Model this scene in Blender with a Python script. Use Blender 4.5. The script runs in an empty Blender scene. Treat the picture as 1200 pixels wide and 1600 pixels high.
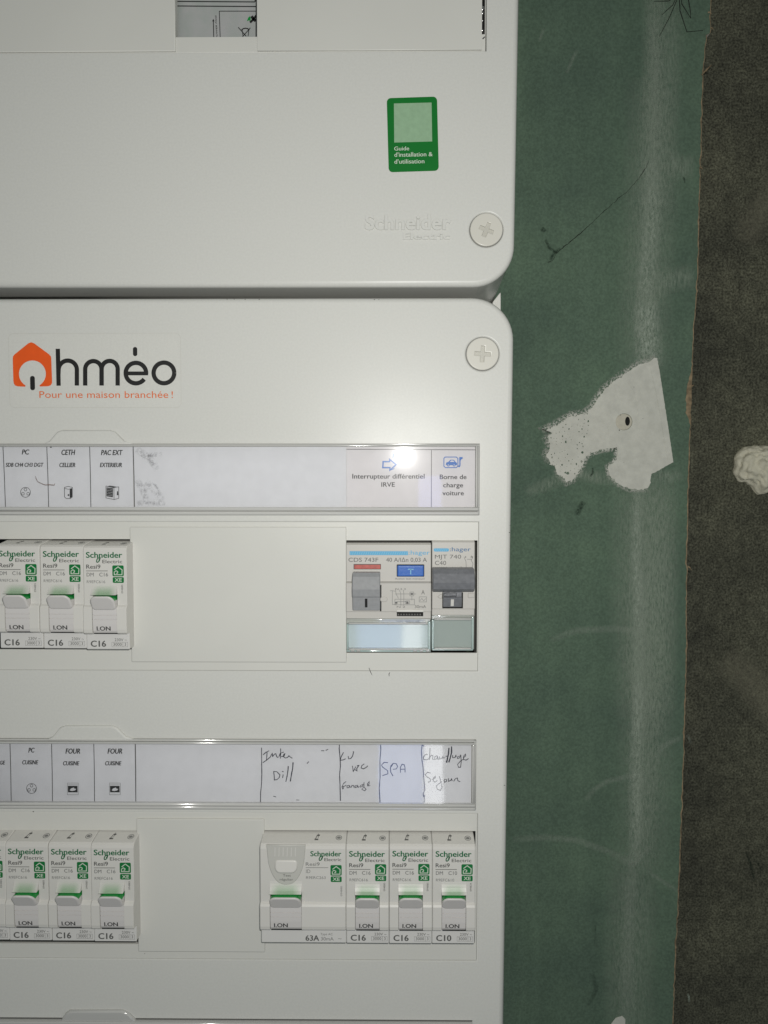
import bpy, bmesh, math, random
from mathutils import Vector, Matrix, Euler, noise
from mathutils.geometry import delaunay_2d_cdt

random.seed(7)
MM = 0.001
scene = bpy.context.scene
COL = scene.collection

# ------------------------------------------------------------------ camera
FPX, DIST = 1155.0, 310.0              # focal length in photo pixels, mm to the cabinet front
CAM_ROT = Euler((math.radians(90 - 2.4), 0.0, math.radians(0.5)), 'XYZ')
CAM_R = CAM_ROT.to_matrix()
CAM_C = -(CAM_R @ Vector((0, 0, -1))) * DIST          # mm, world
cam_data = bpy.data.cameras.new('camera')
cam = bpy.data.objects.new('camera', cam_data)
COL.objects.link(cam)
cam.location = CAM_C * MM
cam.rotation_euler = CAM_ROT
cam_data.sensor_fit = 'VERTICAL'
cam_data.sensor_height = 24.0
cam_data.sensor_width = 18.0
cam_data.lens = FPX / 1600.0 * 24.0
cam_data.clip_start = 0.01
cam_data.clip_end = 50.0
scene.camera = cam

# ------------------------------------------------------------------ world and lamps
world = bpy.data.worlds.new('World')
scene.world = world
world.use_nodes = True
wb = world.node_tree.nodes['Background']
wb.inputs['Color'].default_value = (0.92, 1.0, 0.93, 1)
wb.inputs['Strength'].default_value = 0.12

fl = bpy.data.lights.new('phone_flash', 'POINT')       # the phone's LED, beside its lens
fl.energy = 2.45
fl.shadow_soft_size = 0.0028
fl.color = (1.0, 0.985, 0.94)
flo = bpy.data.objects.new('phone_flash', fl)
COL.objects.link(flo)
flo.location = (CAM_C + Vector((11.5, 3.0, 21.0))) * MM


def mirrored(px_, py_, back):
    """Where the camera's view of photo pixel (px_, py_), mirrored in the cabinet front, meets the plane `back` mm behind the camera."""
    v = CAM_R @ Vector(((px_ - 600) / FPX, -(py_ - 800) / FPX, -1))
    t = -CAM_C.y / v.y
    hit = CAM_C + v * t
    s = (back + DIST) / v.y
    return Vector((hit.x + v.x * s, -(back + DIST), hit.z + v.z * s))


def window_strip(name, u0, v0, u1, v1, watts, col):
    """A pane of daylight in the room behind the photographer, 2.2 m back."""
    a, b = mirrored(u0, v0, 2200), mirrored(u1, v1, 2200)
    l = bpy.data.lights.new(name, 'AREA')
    l.shape = 'RECTANGLE'
    l.size, l.size_y = abs(b.x - a.x) * MM, abs(b.z - a.z) * MM
    l.energy = watts
    l.color = col
    o = bpy.data.objects.new(name, l)
    COL.objects.link(o)
    o.location = (a + b) / 2 * MM
    o.rotation_euler = (math.radians(90), 0, 0)


window_strip('window_light', 663, 915, 692, 1330, 1.0, (0.95, 0.97, 1.0))
window_strip('window_sky', 592, 915, 661, 1330, 1.15, (0.32, 0.47, 1.0))
window_strip('window_sky_upper', 655, 745, 690, 795, 0.07, (0.35, 0.40, 1.0))

scene.view_settings.view_transform = 'Standard'
scene.view_settings.look = 'None'
scene.view_settings.exposure = 0.31
scene.view_settings.gamma = 1.0
scene.render.engine = 'CYCLES'
scene.cycles.max_bounces = 8
scene.cycles.transparent_max_bounces = 16


def P(px, py, d=0.0):
    """Photo pixel -> (x, z) in mm on the plane that stands d mm in front of the cabinet front."""
    v = CAM_R @ Vector(((px - 600) / FPX, -(py - 800) / FPX, -1))
    t = (-d - CAM_C.y) / v.y
    return (CAM_C.x + v.x * t, CAM_C.z + v.z * t)


def mmpp(d=0.0):
    return (DIST - d) / FPX


# ------------------------------------------------------------------ materials
def principled(name, col, rough=0.5, spec=0.5, metal=0.0, var=0.0, var_scale=60.0, bump=0.0, bump_scale=400.0,
               col2=None, smudge=0.0):
    m = bpy.data.materials.new(name)
    m.use_nodes = True
    nt = m.node_tree
    b = nt.nodes['Principled BSDF']
    b.inputs['Base Color'].default_value = (*col, 1)
    b.inputs['Roughness'].default_value = rough
    b.inputs['Specular IOR Level'].default_value = spec
    b.inputs['Metallic'].default_value = metal
    tc = nt.nodes.new('ShaderNodeTexCoord')
    if var or col2:
        n = nt.nodes.new('ShaderNodeTexNoise')
        n.inputs['Scale'].default_value = var_scale
        n.inputs['Detail'].default_value = 6
        nt.links.new(tc.outputs['Object'], n.inputs['Vector'])
        r = nt.nodes.new('ShaderNodeValToRGB')
        c2 = col2 or tuple(c * (1 - var) for c in col)
        c1 = col if col2 else tuple(min(1, c * (1 + var)) for c in col)
        r.color_ramp.elements[0].position = 0.35
        r.color_ramp.elements[0].color = (*c2, 1)
        r.color_ramp.elements[1].position = 0.65
        r.color_ramp.elements[1].color = (*c1, 1)
        nt.links.new(n.outputs['Fac'], r.inputs['Fac'])
        nt.links.new(r.outputs['Color'], b.inputs['Base Color'])
    if smudge:
        n2 = nt.nodes.new('ShaderNodeTexNoise')
        n2.inputs['Scale'].default_value = 35
        n2.inputs['Detail'].default_value = 8
        nt.links.new(tc.outputs['Object'], n2.inputs['Vector'])
        mr = nt.nodes.new('ShaderNodeMapRange')
        mr.inputs['To Min'].default_value = rough - smudge
        mr.inputs['To Max'].default_value = rough + smudge
        nt.links.new(n2.outputs['Fac'], mr.inputs['Value'])
        nt.links.new(mr.outputs['Result'], b.inputs['Roughness'])
    if bump:
        n3 = nt.nodes.new('ShaderNodeTexNoise')
        n3.inputs['Scale'].default_value = bump_scale
        n3.inputs['Detail'].default_value = 5
        nt.links.new(tc.outputs['Object'], n3.inputs['Vector'])
        bp = nt.nodes.new('ShaderNodeBump')
        bp.inputs['Strength'].default_value = bump
        bp.inputs['Distance'].default_value = 0.0006
        nt.links.new(n3.outputs['Fac'], bp.inputs['Height'])
        nt.links.new(bp.outputs['Normal'], b.inputs['Normal'])
    return m


def clear(name, tint, rough=0.04, gloss=1.0, body=0.0, body_col=(0.6, 0.6, 0.6), ior=1.6):
    m = bpy.data.materials.new(name)
    m.use_nodes = True
    nt = m.node_tree
    nt.nodes.remove(nt.nodes['Principled BSDF'])
    out = nt.nodes['Material Output']
    tr = nt.nodes.new('ShaderNodeBsdfTransparent')
    tr.inputs['Color'].default_value = (*tint, 1)
    gl = nt.nodes.new('ShaderNodeBsdfGlossy')
    gl.inputs['Roughness'].default_value = rough
    gl.inputs['Color'].default_value = (gloss, gloss, gloss, 1)
    gl2 = nt.nodes.new('ShaderNodeBsdfGlossy')
    gl2.inputs['Roughness'].default_value = 0.17
    gl2.inputs['Color'].default_value = (gloss, gloss, gloss, 1)
    gm = nt.nodes.new('ShaderNodeMixShader')
    gm.inputs['Fac'].default_value = 0.035
    nt.links.new(gl.outputs[0], gm.inputs[1])
    nt.links.new(gl2.outputs[0], gm.inputs[2])
    fr = nt.nodes.new('ShaderNodeFresnel')
    fr.inputs['IOR'].default_value = ior
    tc = nt.nodes.new('ShaderNodeTexCoord')
    n3 = nt.nodes.new('ShaderNodeTexNoise')
    n3.inputs['Scale'].default_value = 45
    n3.inputs['Detail'].default_value = 3
    nt.links.new(tc.outputs['Object'], n3.inputs['Vector'])
    bp = nt.nodes.new('ShaderNodeBump')
    bp.inputs['Strength'].default_value = 0.05
    bp.inputs['Distance'].default_value = 0.0004
    nt.links.new(n3.outputs['Fac'], bp.inputs['Height'])
    nt.links.new(bp.outputs['Normal'], gl.inputs['Normal'])
    base = tr
    if body:
        df = nt.nodes.new('ShaderNodeBsdfDiffuse')
        df.inputs['Color'].default_value = (*body_col, 1)
        mb_ = nt.nodes.new('ShaderNodeMixShader')
        mb_.inputs['Fac'].default_value = body
        nt.links.new(tr.outputs[0], mb_.inputs[1])
        nt.links.new(df.outputs[0], mb_.inputs[2])
        base = mb_
    mx = nt.nodes.new('ShaderNodeMixShader')
    nt.links.new(fr.outputs[0], mx.inputs['Fac'])
    nt.links.new(base.outputs[0], mx.inputs[1])
    nt.links.new(gm.outputs[0], mx.inputs[2])
    nt.links.new(mx.outputs[0], out.inputs['Surface'])
    return m


def smear_material(name, col, strength, scale=(300, 300, 300), lo=0.25, hi=0.8):
    """Dusty marks: paint that covers in the middle of a stroke and breaks up towards its edges (UV: u along, v across)."""
    m = bpy.data.materials.new(name)
    m.use_nodes = True
    nt = m.node_tree
    b = nt.nodes['Principled BSDF']
    b.inputs['Base Color'].default_value = (*col, 1)
    b.inputs['Roughness'].default_value = 0.9
    b.inputs['Specular IOR Level'].default_value = 0.1
    uv = nt.nodes.new('ShaderNodeUVMap')
    uv.uv_map = 'uv'
    sp = nt.nodes.new('ShaderNodeSeparateXYZ')
    nt.links.new(uv.outputs[0], sp.inputs[0])

    def math_(op, a, b_=None):
        n = nt.nodes.new('ShaderNodeMath')
        n.operation = op
        for i, v in enumerate((a, b_)):
            if v is None:
                continue
            if isinstance(v, (int, float)):
                n.inputs[i].default_value = v
            else:
                nt.links.new(v, n.inputs[i])
        return n.outputs[0]

    def hump(s, p):
        return math_('POWER', math_('MAXIMUM', math_('MULTIPLY', math_('MULTIPLY', s, math_('SUBTRACT', 1.0, s)), 4.0), 0.0), p)
    tc = nt.nodes.new('ShaderNodeTexCoord')
    mp = nt.nodes.new('ShaderNodeMapping')
    mp.inputs['Scale'].default_value = scale
    nt.links.new(tc.outputs['Object'], mp.inputs['Vector'])
    n = nt.nodes.new('ShaderNodeTexNoise')
    n.inputs['Scale'].default_value = 1.0
    n.inputs['Detail'].default_value = 7
    n.inputs['Roughness'].default_value = 0.65
    nt.links.new(mp.outputs[0], n.inputs['Vector'])
    mr = nt.nodes.new('ShaderNodeMapRange')
    mr.inputs['From Min'].default_value = lo
    mr.inputs['From Max'].default_value = hi
    nt.links.new(n.outputs['Fac'], mr.inputs['Value'])
    a = math_('MULTIPLY', math_('MULTIPLY', hump(sp.outputs[1], 1.3), hump(sp.outputs[0], 0.35)), mr.outputs['Result'])
    a = math_('MULTIPLY', a, strength)
    nt.links.new(a, b.inputs['Alpha'])
    return m


M = {}
M['cover'] = principled('white_cabinet_plastic', (0.615, 0.615, 0.585), 0.34, 0.28, var=0.022, var_scale=1100, bump=0.012, bump_scale=1600, smudge=0.05)
M['plate'] = principled('white_plate_plastic', (0.62, 0.617, 0.58), 0.42, 0.4, var=0.012, var_scale=30, bump=0.04, bump_scale=900, smudge=0.05)
M['screw'] = principled('cream_screw_plastic', (0.615, 0.60, 0.545), 0.3, 0.5)
M['body'] = principled('breaker_white', (0.63, 0.617, 0.585), 0.38, 0.45, var=0.01, var_scale=60, bump=0.03, bump_scale=1500)
M['body_low'] = principled('breaker_label_white', (0.63, 0.622, 0.605), 0.4, 0.45)
M['toggle'] = principled('toggle_white', (0.61, 0.59, 0.58), 0.38, 0.45)
M['green'] = principled('toggle_green', (0.008, 0.26, 0.045), 0.35, 0.4)
M['ink_green'] = principled('green_print', (0.004, 0.13, 0.045), 0.45, 0.4)
M['badge'] = principled('green_badge_print', (0.002, 0.155, 0.035), 0.4, 0.4)
M['badge_line'] = principled('pale_print', (0.55, 0.62, 0.52), 0.5, 0.4)
M['ink_grey'] = principled('grey_print', (0.11, 0.11, 0.105), 0.5, 0.4)
M['ink_pale'] = principled('pale_grey_print', (0.20, 0.20, 0.195), 0.5, 0.4)
M['ink_dark'] = principled('dark_print', (0.05, 0.05, 0.05), 0.5, 0.4)
M['ink_black'] = principled('black_print', (0.012, 0.012, 0.012), 0.5, 0.4)
M['dark'] = principled('dark_plastic_and_gap_shade', (0.012, 0.012, 0.011), 0.7, 0.2)  # black plastic; also stands in for shade in gaps and holes
M['recess'] = principled('shallow_recess_plastic', (0.61, 0.60, 0.565), 0.5, 0.3)
M['recess_shade'] = principled('painted_recess_shade', (0.50, 0.49, 0.44), 0.4, 0.4)  # screw plastic darkened to paint shade into the cross recess
M['scoop_shade'] = principled('painted_scoop_shade', (0.52, 0.515, 0.48), 0.45, 0.4)  # body plastic darkened to stand in for shade in the test area
M['paper'] = principled('label_paper', (0.61, 0.61, 0.625), 0.8, 0.15, var=0.02, var_scale=180)
M['paper_new'] = principled('new_label_paper', (0.62, 0.60, 0.605), 0.8, 0.15, var=0.015, var_scale=180)
M['pen'] = principled('black_pen', (0.03, 0.03, 0.045), 0.5, 0.4)
M['pen_blue'] = principled('blue_black_pen', (0.035, 0.035, 0.075), 0.5, 0.4)
M['ink_blue'] = principled('blue_icon_print', (0.04, 0.14, 0.42), 0.5, 0.4)
M['clear'] = clear('clear_plastic', (0.97, 0.975, 0.98), 0.032)
M['clear_rib'] = clear('clear_plastic_edge', (0.97, 0.97, 0.97), 0.09, 1.0, 0.68, (0.68, 0.68, 0.66))
M['clear_teal'] = clear('clear_teal_plastic', (0.95, 0.985, 0.98), 0.05)
M['teal_edge'] = clear('teal_plastic_edge', (0.86, 0.96, 0.945), 0.10, 1.0, 0.55, (0.56, 0.70, 0.68))
M['sticker_green'] = principled('green_sticker', (0.003, 0.155, 0.02), 0.4, 0.4, var=0.03, var_scale=90)
M['sticker_pale'] = principled('pale_sticker_panel', (0.27, 0.42, 0.27), 0.5, 0.3, var=0.05, var_scale=500)
M['orange'] = principled('orange_print', (0.78, 0.10, 0.012), 0.45, 0.4, var=0.04, var_scale=200)
M['orange_thin'] = principled('orange_text_print', (0.72, 0.15, 0.03), 0.5, 0.4)
M['sticker_clear'] = clear('clear_sticker_film', (0.998, 0.998, 0.996), 0.3, 0.6, ior=1.12)
M['sticker_edge'] = principled('sticker_cut_edge', (0.53, 0.525, 0.485), 0.5, 0.4)
M['h_body'] = principled('pale_grey_device', (0.495, 0.48, 0.45), 0.42, 0.4, bump=0.03, bump_scale=1500)
M['h_toggle'] = principled('mid_grey_toggle', (0.29, 0.295, 0.305), 0.38, 0.45, var=0.05, var_scale=700)
M['h_toggle_dark'] = principled('dark_grey_toggle', (0.16, 0.165, 0.18), 0.36, 0.45, var=0.10, var_scale=500, bump=0.25, bump_scale=700)
M['h_cyan'] = principled('cyan_print', (0.09, 0.37, 0.60), 0.5, 0.4)
M['h_cyan_pale'] = principled('pale_cyan_print', (0.2, 0.45, 0.62), 0.5, 0.4)
M['h_navy'] = principled('navy_print', (0.03, 0.13, 0.28), 0.5, 0.4)
M['h_red'] = principled('red_window', (0.42, 0.07, 0.05), 0.35, 0.5, var=0.15, var_scale=600)
M['h_blue'] = principled('blue_button', (0.02, 0.115, 0.45), 0.3, 0.5, bump=0.1, bump_scale=700)
M['h_paper'] = principled('tinted_label_card', (0.52, 0.56, 0.58), 0.7, 0.2)
M['h_paper2'] = principled('grey_label_card', (0.36, 0.385, 0.37), 0.7, 0.2)
M['metal'] = principled('shiny_metal', (0.8, 0.8, 0.8), 0.2, 0.5, metal=1.0)
M['white_nylon'] = principled('white_nylon', (0.72, 0.71, 0.67), 0.5, 0.4)
M['hair'] = principled('brown_fibre', (0.18, 0.10, 0.07), 0.6, 0.3)
M['insect'] = principled('dark_insect', (0.012, 0.012, 0.010), 0.6, 0.3)
M['foam'] = principled('cream_foam', (0.66, 0.63, 0.50), 0.6, 0.3, bump=0.9, bump_scale=420, var=0.08, var_scale=160)
M['card'] = principled('printed_card', (0.42, 0.42, 0.42), 0.35, 0.5, var=0.04, var_scale=120, col2=(0.36, 0.39, 0.37))
M['torn'] = principled('torn_brown_paper', (0.25, 0.19, 0.12), 0.85, 0.1, var=0.3, var_scale=400)
M['plug'] = principled('beige_wall_plug', (0.56, 0.53, 0.44), 0.7, 0.2, var=0.06, var_scale=500)
M['gypsum'] = principled('gypsum_core', (0.55, 0.53, 0.48), 0.9, 0.1)
M['dirt'] = principled('dark_dirt', (0.05, 0.05, 0.045), 0.8, 0.1)


def wall_material(name, c_dark, c_mid, c_light, s_big, s_fine, bump, streak=False, rough=0.85, contrast=0.35, mid=False):
    m = bpy.data.materials.new(name)
    m.use_nodes = True
    nt = m.node_tree
    b = nt.nodes['Principled BSDF']
    b.inputs['Roughness'].default_value = rough
    b.inputs['Specular IOR Level'].default_value = 0.2
    tc = nt.nodes.new('ShaderNodeTexCoord')

    def nz(scale, detail=8, rgh=0.6, stretch=None):
        n = nt.nodes.new('ShaderNodeTexNoise')
        n.inputs['Scale'].default_value = scale
        n.inputs['Detail'].default_value = detail
        n.inputs['Roughness'].default_value = rgh
        if stretch:
            mp = nt.nodes.new('ShaderNodeMapping')
            mp.inputs['Scale'].default_value = stretch
            nt.links.new(tc.outputs['Object'], mp.inputs['Vector'])
            nt.links.new(mp.outputs[0], n.inputs['Vector'])
        else:
            nt.links.new(tc.outputs['Object'], n.inputs['Vector'])
        return n.outputs['Fac']

    def ramp(fac, p0, c0, p1, c1):
        r = nt.nodes.new('ShaderNodeValToRGB')
        r.color_ramp.elements[0].position = p0
        r.color_ramp.elements[0].color = (*c0, 1)
        r.color_ramp.elements[1].position = p1
        r.color_ramp.elements[1].color = (*c1, 1)
        nt.links.new(fac, r.inputs['Fac'])
        return r.outputs['Color']

    def mix(fac, a, c, mode='MIX'):
        x = nt.nodes.new('ShaderNodeMix')
        x.data_type = 'RGBA'
        x.blend_type = mode
        if isinstance(fac, float):
            x.inputs['Factor'].default_value = fac
        else:
            nt.links.new(fac, x.inputs['Factor'])
        nt.links.new(a, x.inputs['A'])
        nt.links.new(c, x.inputs['B'])
        return x.outputs['Result']
    big = ramp(nz(s_big, 5, 0.55), 0.35, c_dark, 0.68, c_mid)
    fine = ramp(nz(s_fine, 4, 0.6), 0.36, (1 - contrast,) * 3, 0.66, (1 + contrast,) * 3)
    col = mix(1.0, big, fine, 'MULTIPLY')
    if mid:                                        # coarser patches of sand and pits
        col = mix(1.0, col, ramp(nz(150, 6, 0.75), 0.38, (0.72, 0.72, 0.72), 0.64, (1.25, 1.25, 1.22)), 'MULTIPLY')
    light = ramp(nz(s_fine * 0.6, 6, 0.8), 0.62, (0, 0, 0), 0.74, (1, 1, 1))
    lc = nt.nodes.new('ShaderNodeRGB')
    lc.outputs[0].default_value = (*c_light, 1)
    sc = nt.nodes.new('ShaderNodeMath')
    sc.operation = 'MULTIPLY'
    sc.inputs[1].default_value = 0.35
    nt.links.new(light, sc.inputs[0])
    col = mix(sc.outputs[0], col, lc.outputs[0])
    if streak:
        st = ramp(nz(1.0, 6, 0.6, (120, 120, 9)), 0.40, (0.95, 0.955, 0.96), 0.68, (1.05, 1.045, 1.05))
        col = mix(1.0, col, st, 'MULTIPLY')
    nt.links.new(col, b.inputs['Base Color'])
    bp = nt.nodes.new('ShaderNodeBump')
    bp.inputs['Strength'].default_value = bump
    bp.inputs['Distance'].default_value = 0.0012
    nt.links.new(nz(s_fine * 1.2, 8, 0.7), bp.inputs['Height'])
    nt.links.new(bp.outputs['Normal'], b.inputs['Normal'])
    return m


M['board'] = wall_material('green_board_paper', (0.096, 0.145, 0.106), (0.124, 0.186, 0.128), (0.17, 0.215, 0.17), 22, 800, 0.10, streak=True, contrast=0.15)
M['concrete'] = wall_material('grey_concrete', (0.082, 0.083, 0.063), (0.158, 0.158, 0.112), (0.33, 0.325, 0.25), 14, 800, 1.0, contrast=0.55, mid=True)
M['filler'] = wall_material('white_filler', (0.58, 0.58, 0.52), (0.63, 0.625, 0.56), (0.66, 0.65, 0.59), 40, 260, 0.2, contrast=0.06)
M['soot_faint'] = smear_material('faint_smudge', (0.02, 0.035, 0.025), 0.35, (900, 900, 900), 0.30, 0.65)
M['filler_smear'] = smear_material('feathered_filler', (0.59, 0.59, 0.53), 1.0, (1000, 1000, 1000), 0.44, 0.56)
M['dust'] = smear_material('joint_dust', (0.46, 0.53, 0.44), 0.85, (1100, 1100, 420), 0.36, 0.66)
M['dust_thin'] = smear_material('thin_dust', (0.44, 0.50, 0.42), 0.36, (900, 900, 500), 0.30, 0.70)
M['dust_soft'] = smear_material('soft_dust', (0.38, 0.45, 0.36), 0.60, (1000, 1000, 260), 0.32, 0.72)
M['soot'] = smear_material('dark_smudge', (0.02, 0.035, 0.025), 0.75, (900, 900, 900), 0.30, 0.65)
M['ochre'] = smear_material('pale_wall_stain', (0.36, 0.34, 0.25), 0.45, (420, 420, 420), 0.2, 0.8)
M['glue'] = smear_material('glue_residue', (0.43, 0.43, 0.44), 0.6, (800, 800, 800), 0.42, 0.66)


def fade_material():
    m = bpy.data.materials.new('green_fade_overlay')
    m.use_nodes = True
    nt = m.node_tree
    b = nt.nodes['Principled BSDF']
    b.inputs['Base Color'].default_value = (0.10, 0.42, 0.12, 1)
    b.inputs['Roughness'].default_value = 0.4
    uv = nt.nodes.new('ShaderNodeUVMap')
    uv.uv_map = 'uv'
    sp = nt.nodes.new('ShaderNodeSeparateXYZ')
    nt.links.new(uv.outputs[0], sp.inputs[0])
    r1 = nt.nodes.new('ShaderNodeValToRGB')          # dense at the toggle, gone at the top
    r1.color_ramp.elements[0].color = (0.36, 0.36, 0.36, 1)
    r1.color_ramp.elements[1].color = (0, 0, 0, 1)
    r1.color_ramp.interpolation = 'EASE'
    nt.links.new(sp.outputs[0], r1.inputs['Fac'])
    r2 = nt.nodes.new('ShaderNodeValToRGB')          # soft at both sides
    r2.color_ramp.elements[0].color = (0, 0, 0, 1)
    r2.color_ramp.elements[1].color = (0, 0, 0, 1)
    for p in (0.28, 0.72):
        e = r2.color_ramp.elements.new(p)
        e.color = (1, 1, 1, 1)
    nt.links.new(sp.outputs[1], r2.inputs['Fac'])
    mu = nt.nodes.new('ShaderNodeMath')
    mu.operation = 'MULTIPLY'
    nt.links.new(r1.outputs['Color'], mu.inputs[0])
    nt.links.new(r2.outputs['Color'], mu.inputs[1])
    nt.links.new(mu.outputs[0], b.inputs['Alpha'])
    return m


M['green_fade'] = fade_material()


# ------------------------------------------------------------------ mesh helpers (mm; x right, z up, d towards the viewer)
def rrect(x0, z0, x1, z1, r=0.0, n=6):
    if not isinstance(r, (list, tuple)) and r <= 0:
        return [(x0, z0), (x1, z0), (x1, z1), (x0, z1)]
    rs = r if isinstance(r, (list, tuple)) else (r, r, r, r)      # bl br tr tl
    out = []
    for (cx, cz, a0, rr) in ((x0, z0, 180, rs[0]), (x1, z0, 270, rs[1]), (x1, z1, 0, rs[2]), (x0, z1, 90, rs[3])):
        sx = 1 if cx == x0 else -1
        sz = 1 if cz == z0 else -1
        if rr <= 0:
            out.append((cx, cz))
            continue
        ccx, ccz = cx + sx * rr, cz + sz * rr
        for k in range(n + 1):
            a = math.radians(a0 + 90 * k / n)
            out.append((ccx + rr * math.cos(a), ccz + rr * math.sin(a)))
    return out


def circle(cx, cz, r, n=40, rz=None):
    rz = rz or r
    return [(cx + r * math.cos(2 * math.pi * k / n), cz + rz * math.sin(2 * math.pi * k / n)) for k in range(n)]


def inset(loop, t):
    if abs(t) < 1e-9:
        return list(loop)
    n = len(loop)
    out = []
    for i in range(n):
        p0, p1, p2 = Vector(loop[i - 1]), Vector(loop[i]), Vector(loop[(i + 1) % n])
        e1, e2 = (p1 - p0), (p2 - p1)
        e1 = e1.normalized() if e1.length > 1e-9 else Vector((1, 0))
        e2 = e2.normalized() if e2.length > 1e-9 else e1
        n1, n2 = Vector((-e1.y, e1.x)), Vector((-e2.y, e2.x))
        m = n1 + n2
        if m.length < 1e-6:
            m = n1
        m.normalize()
        k = max(0.35, m.dot(n1))
        out.append(tuple(p1 + m * (t / k)))
    return out


_text = {}


def text_mesh(s, bold=0.0, shear=0.0, extrude=0.0):
    key = (s, bold, shear, extrude)
    if key in _text:
        return _text[key]
    cu = bpy.data.curves.new('t', 'FONT')
    cu.body = s
    cu.size = 1.0
    cu.shear = shear
    cu.offset = bold
    cu.resolution_u = 3
    cu.extrude = extrude
    if extrude:
        cu.bevel_depth = 0.035
        cu.bevel_resolution = 1
    ob = bpy.data.objects.new('t', cu)
    COL.objects.link(ob)
    dg = bpy.context.evaluated_depsgraph_get()
    me = bpy.data.meshes.new_from_object(ob.evaluated_get(dg))
    vs = [tuple(v.co) for v in me.vertices]
    fs = [tuple(p.vertices) for p in me.polygons]
    bpy.data.objects.remove(ob)
    bpy.data.curves.remove(cu)
    bpy.data.meshes.remove(me)
    _text[key] = (vs, fs)
    return _text[key]


_cap = None


def cap_height():
    global _cap
    if _cap is None:
        v, f = text_mesh('H')
        _cap = max(p[1] for p in v) - min(p[1] for p in v)
    return _cap


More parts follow.
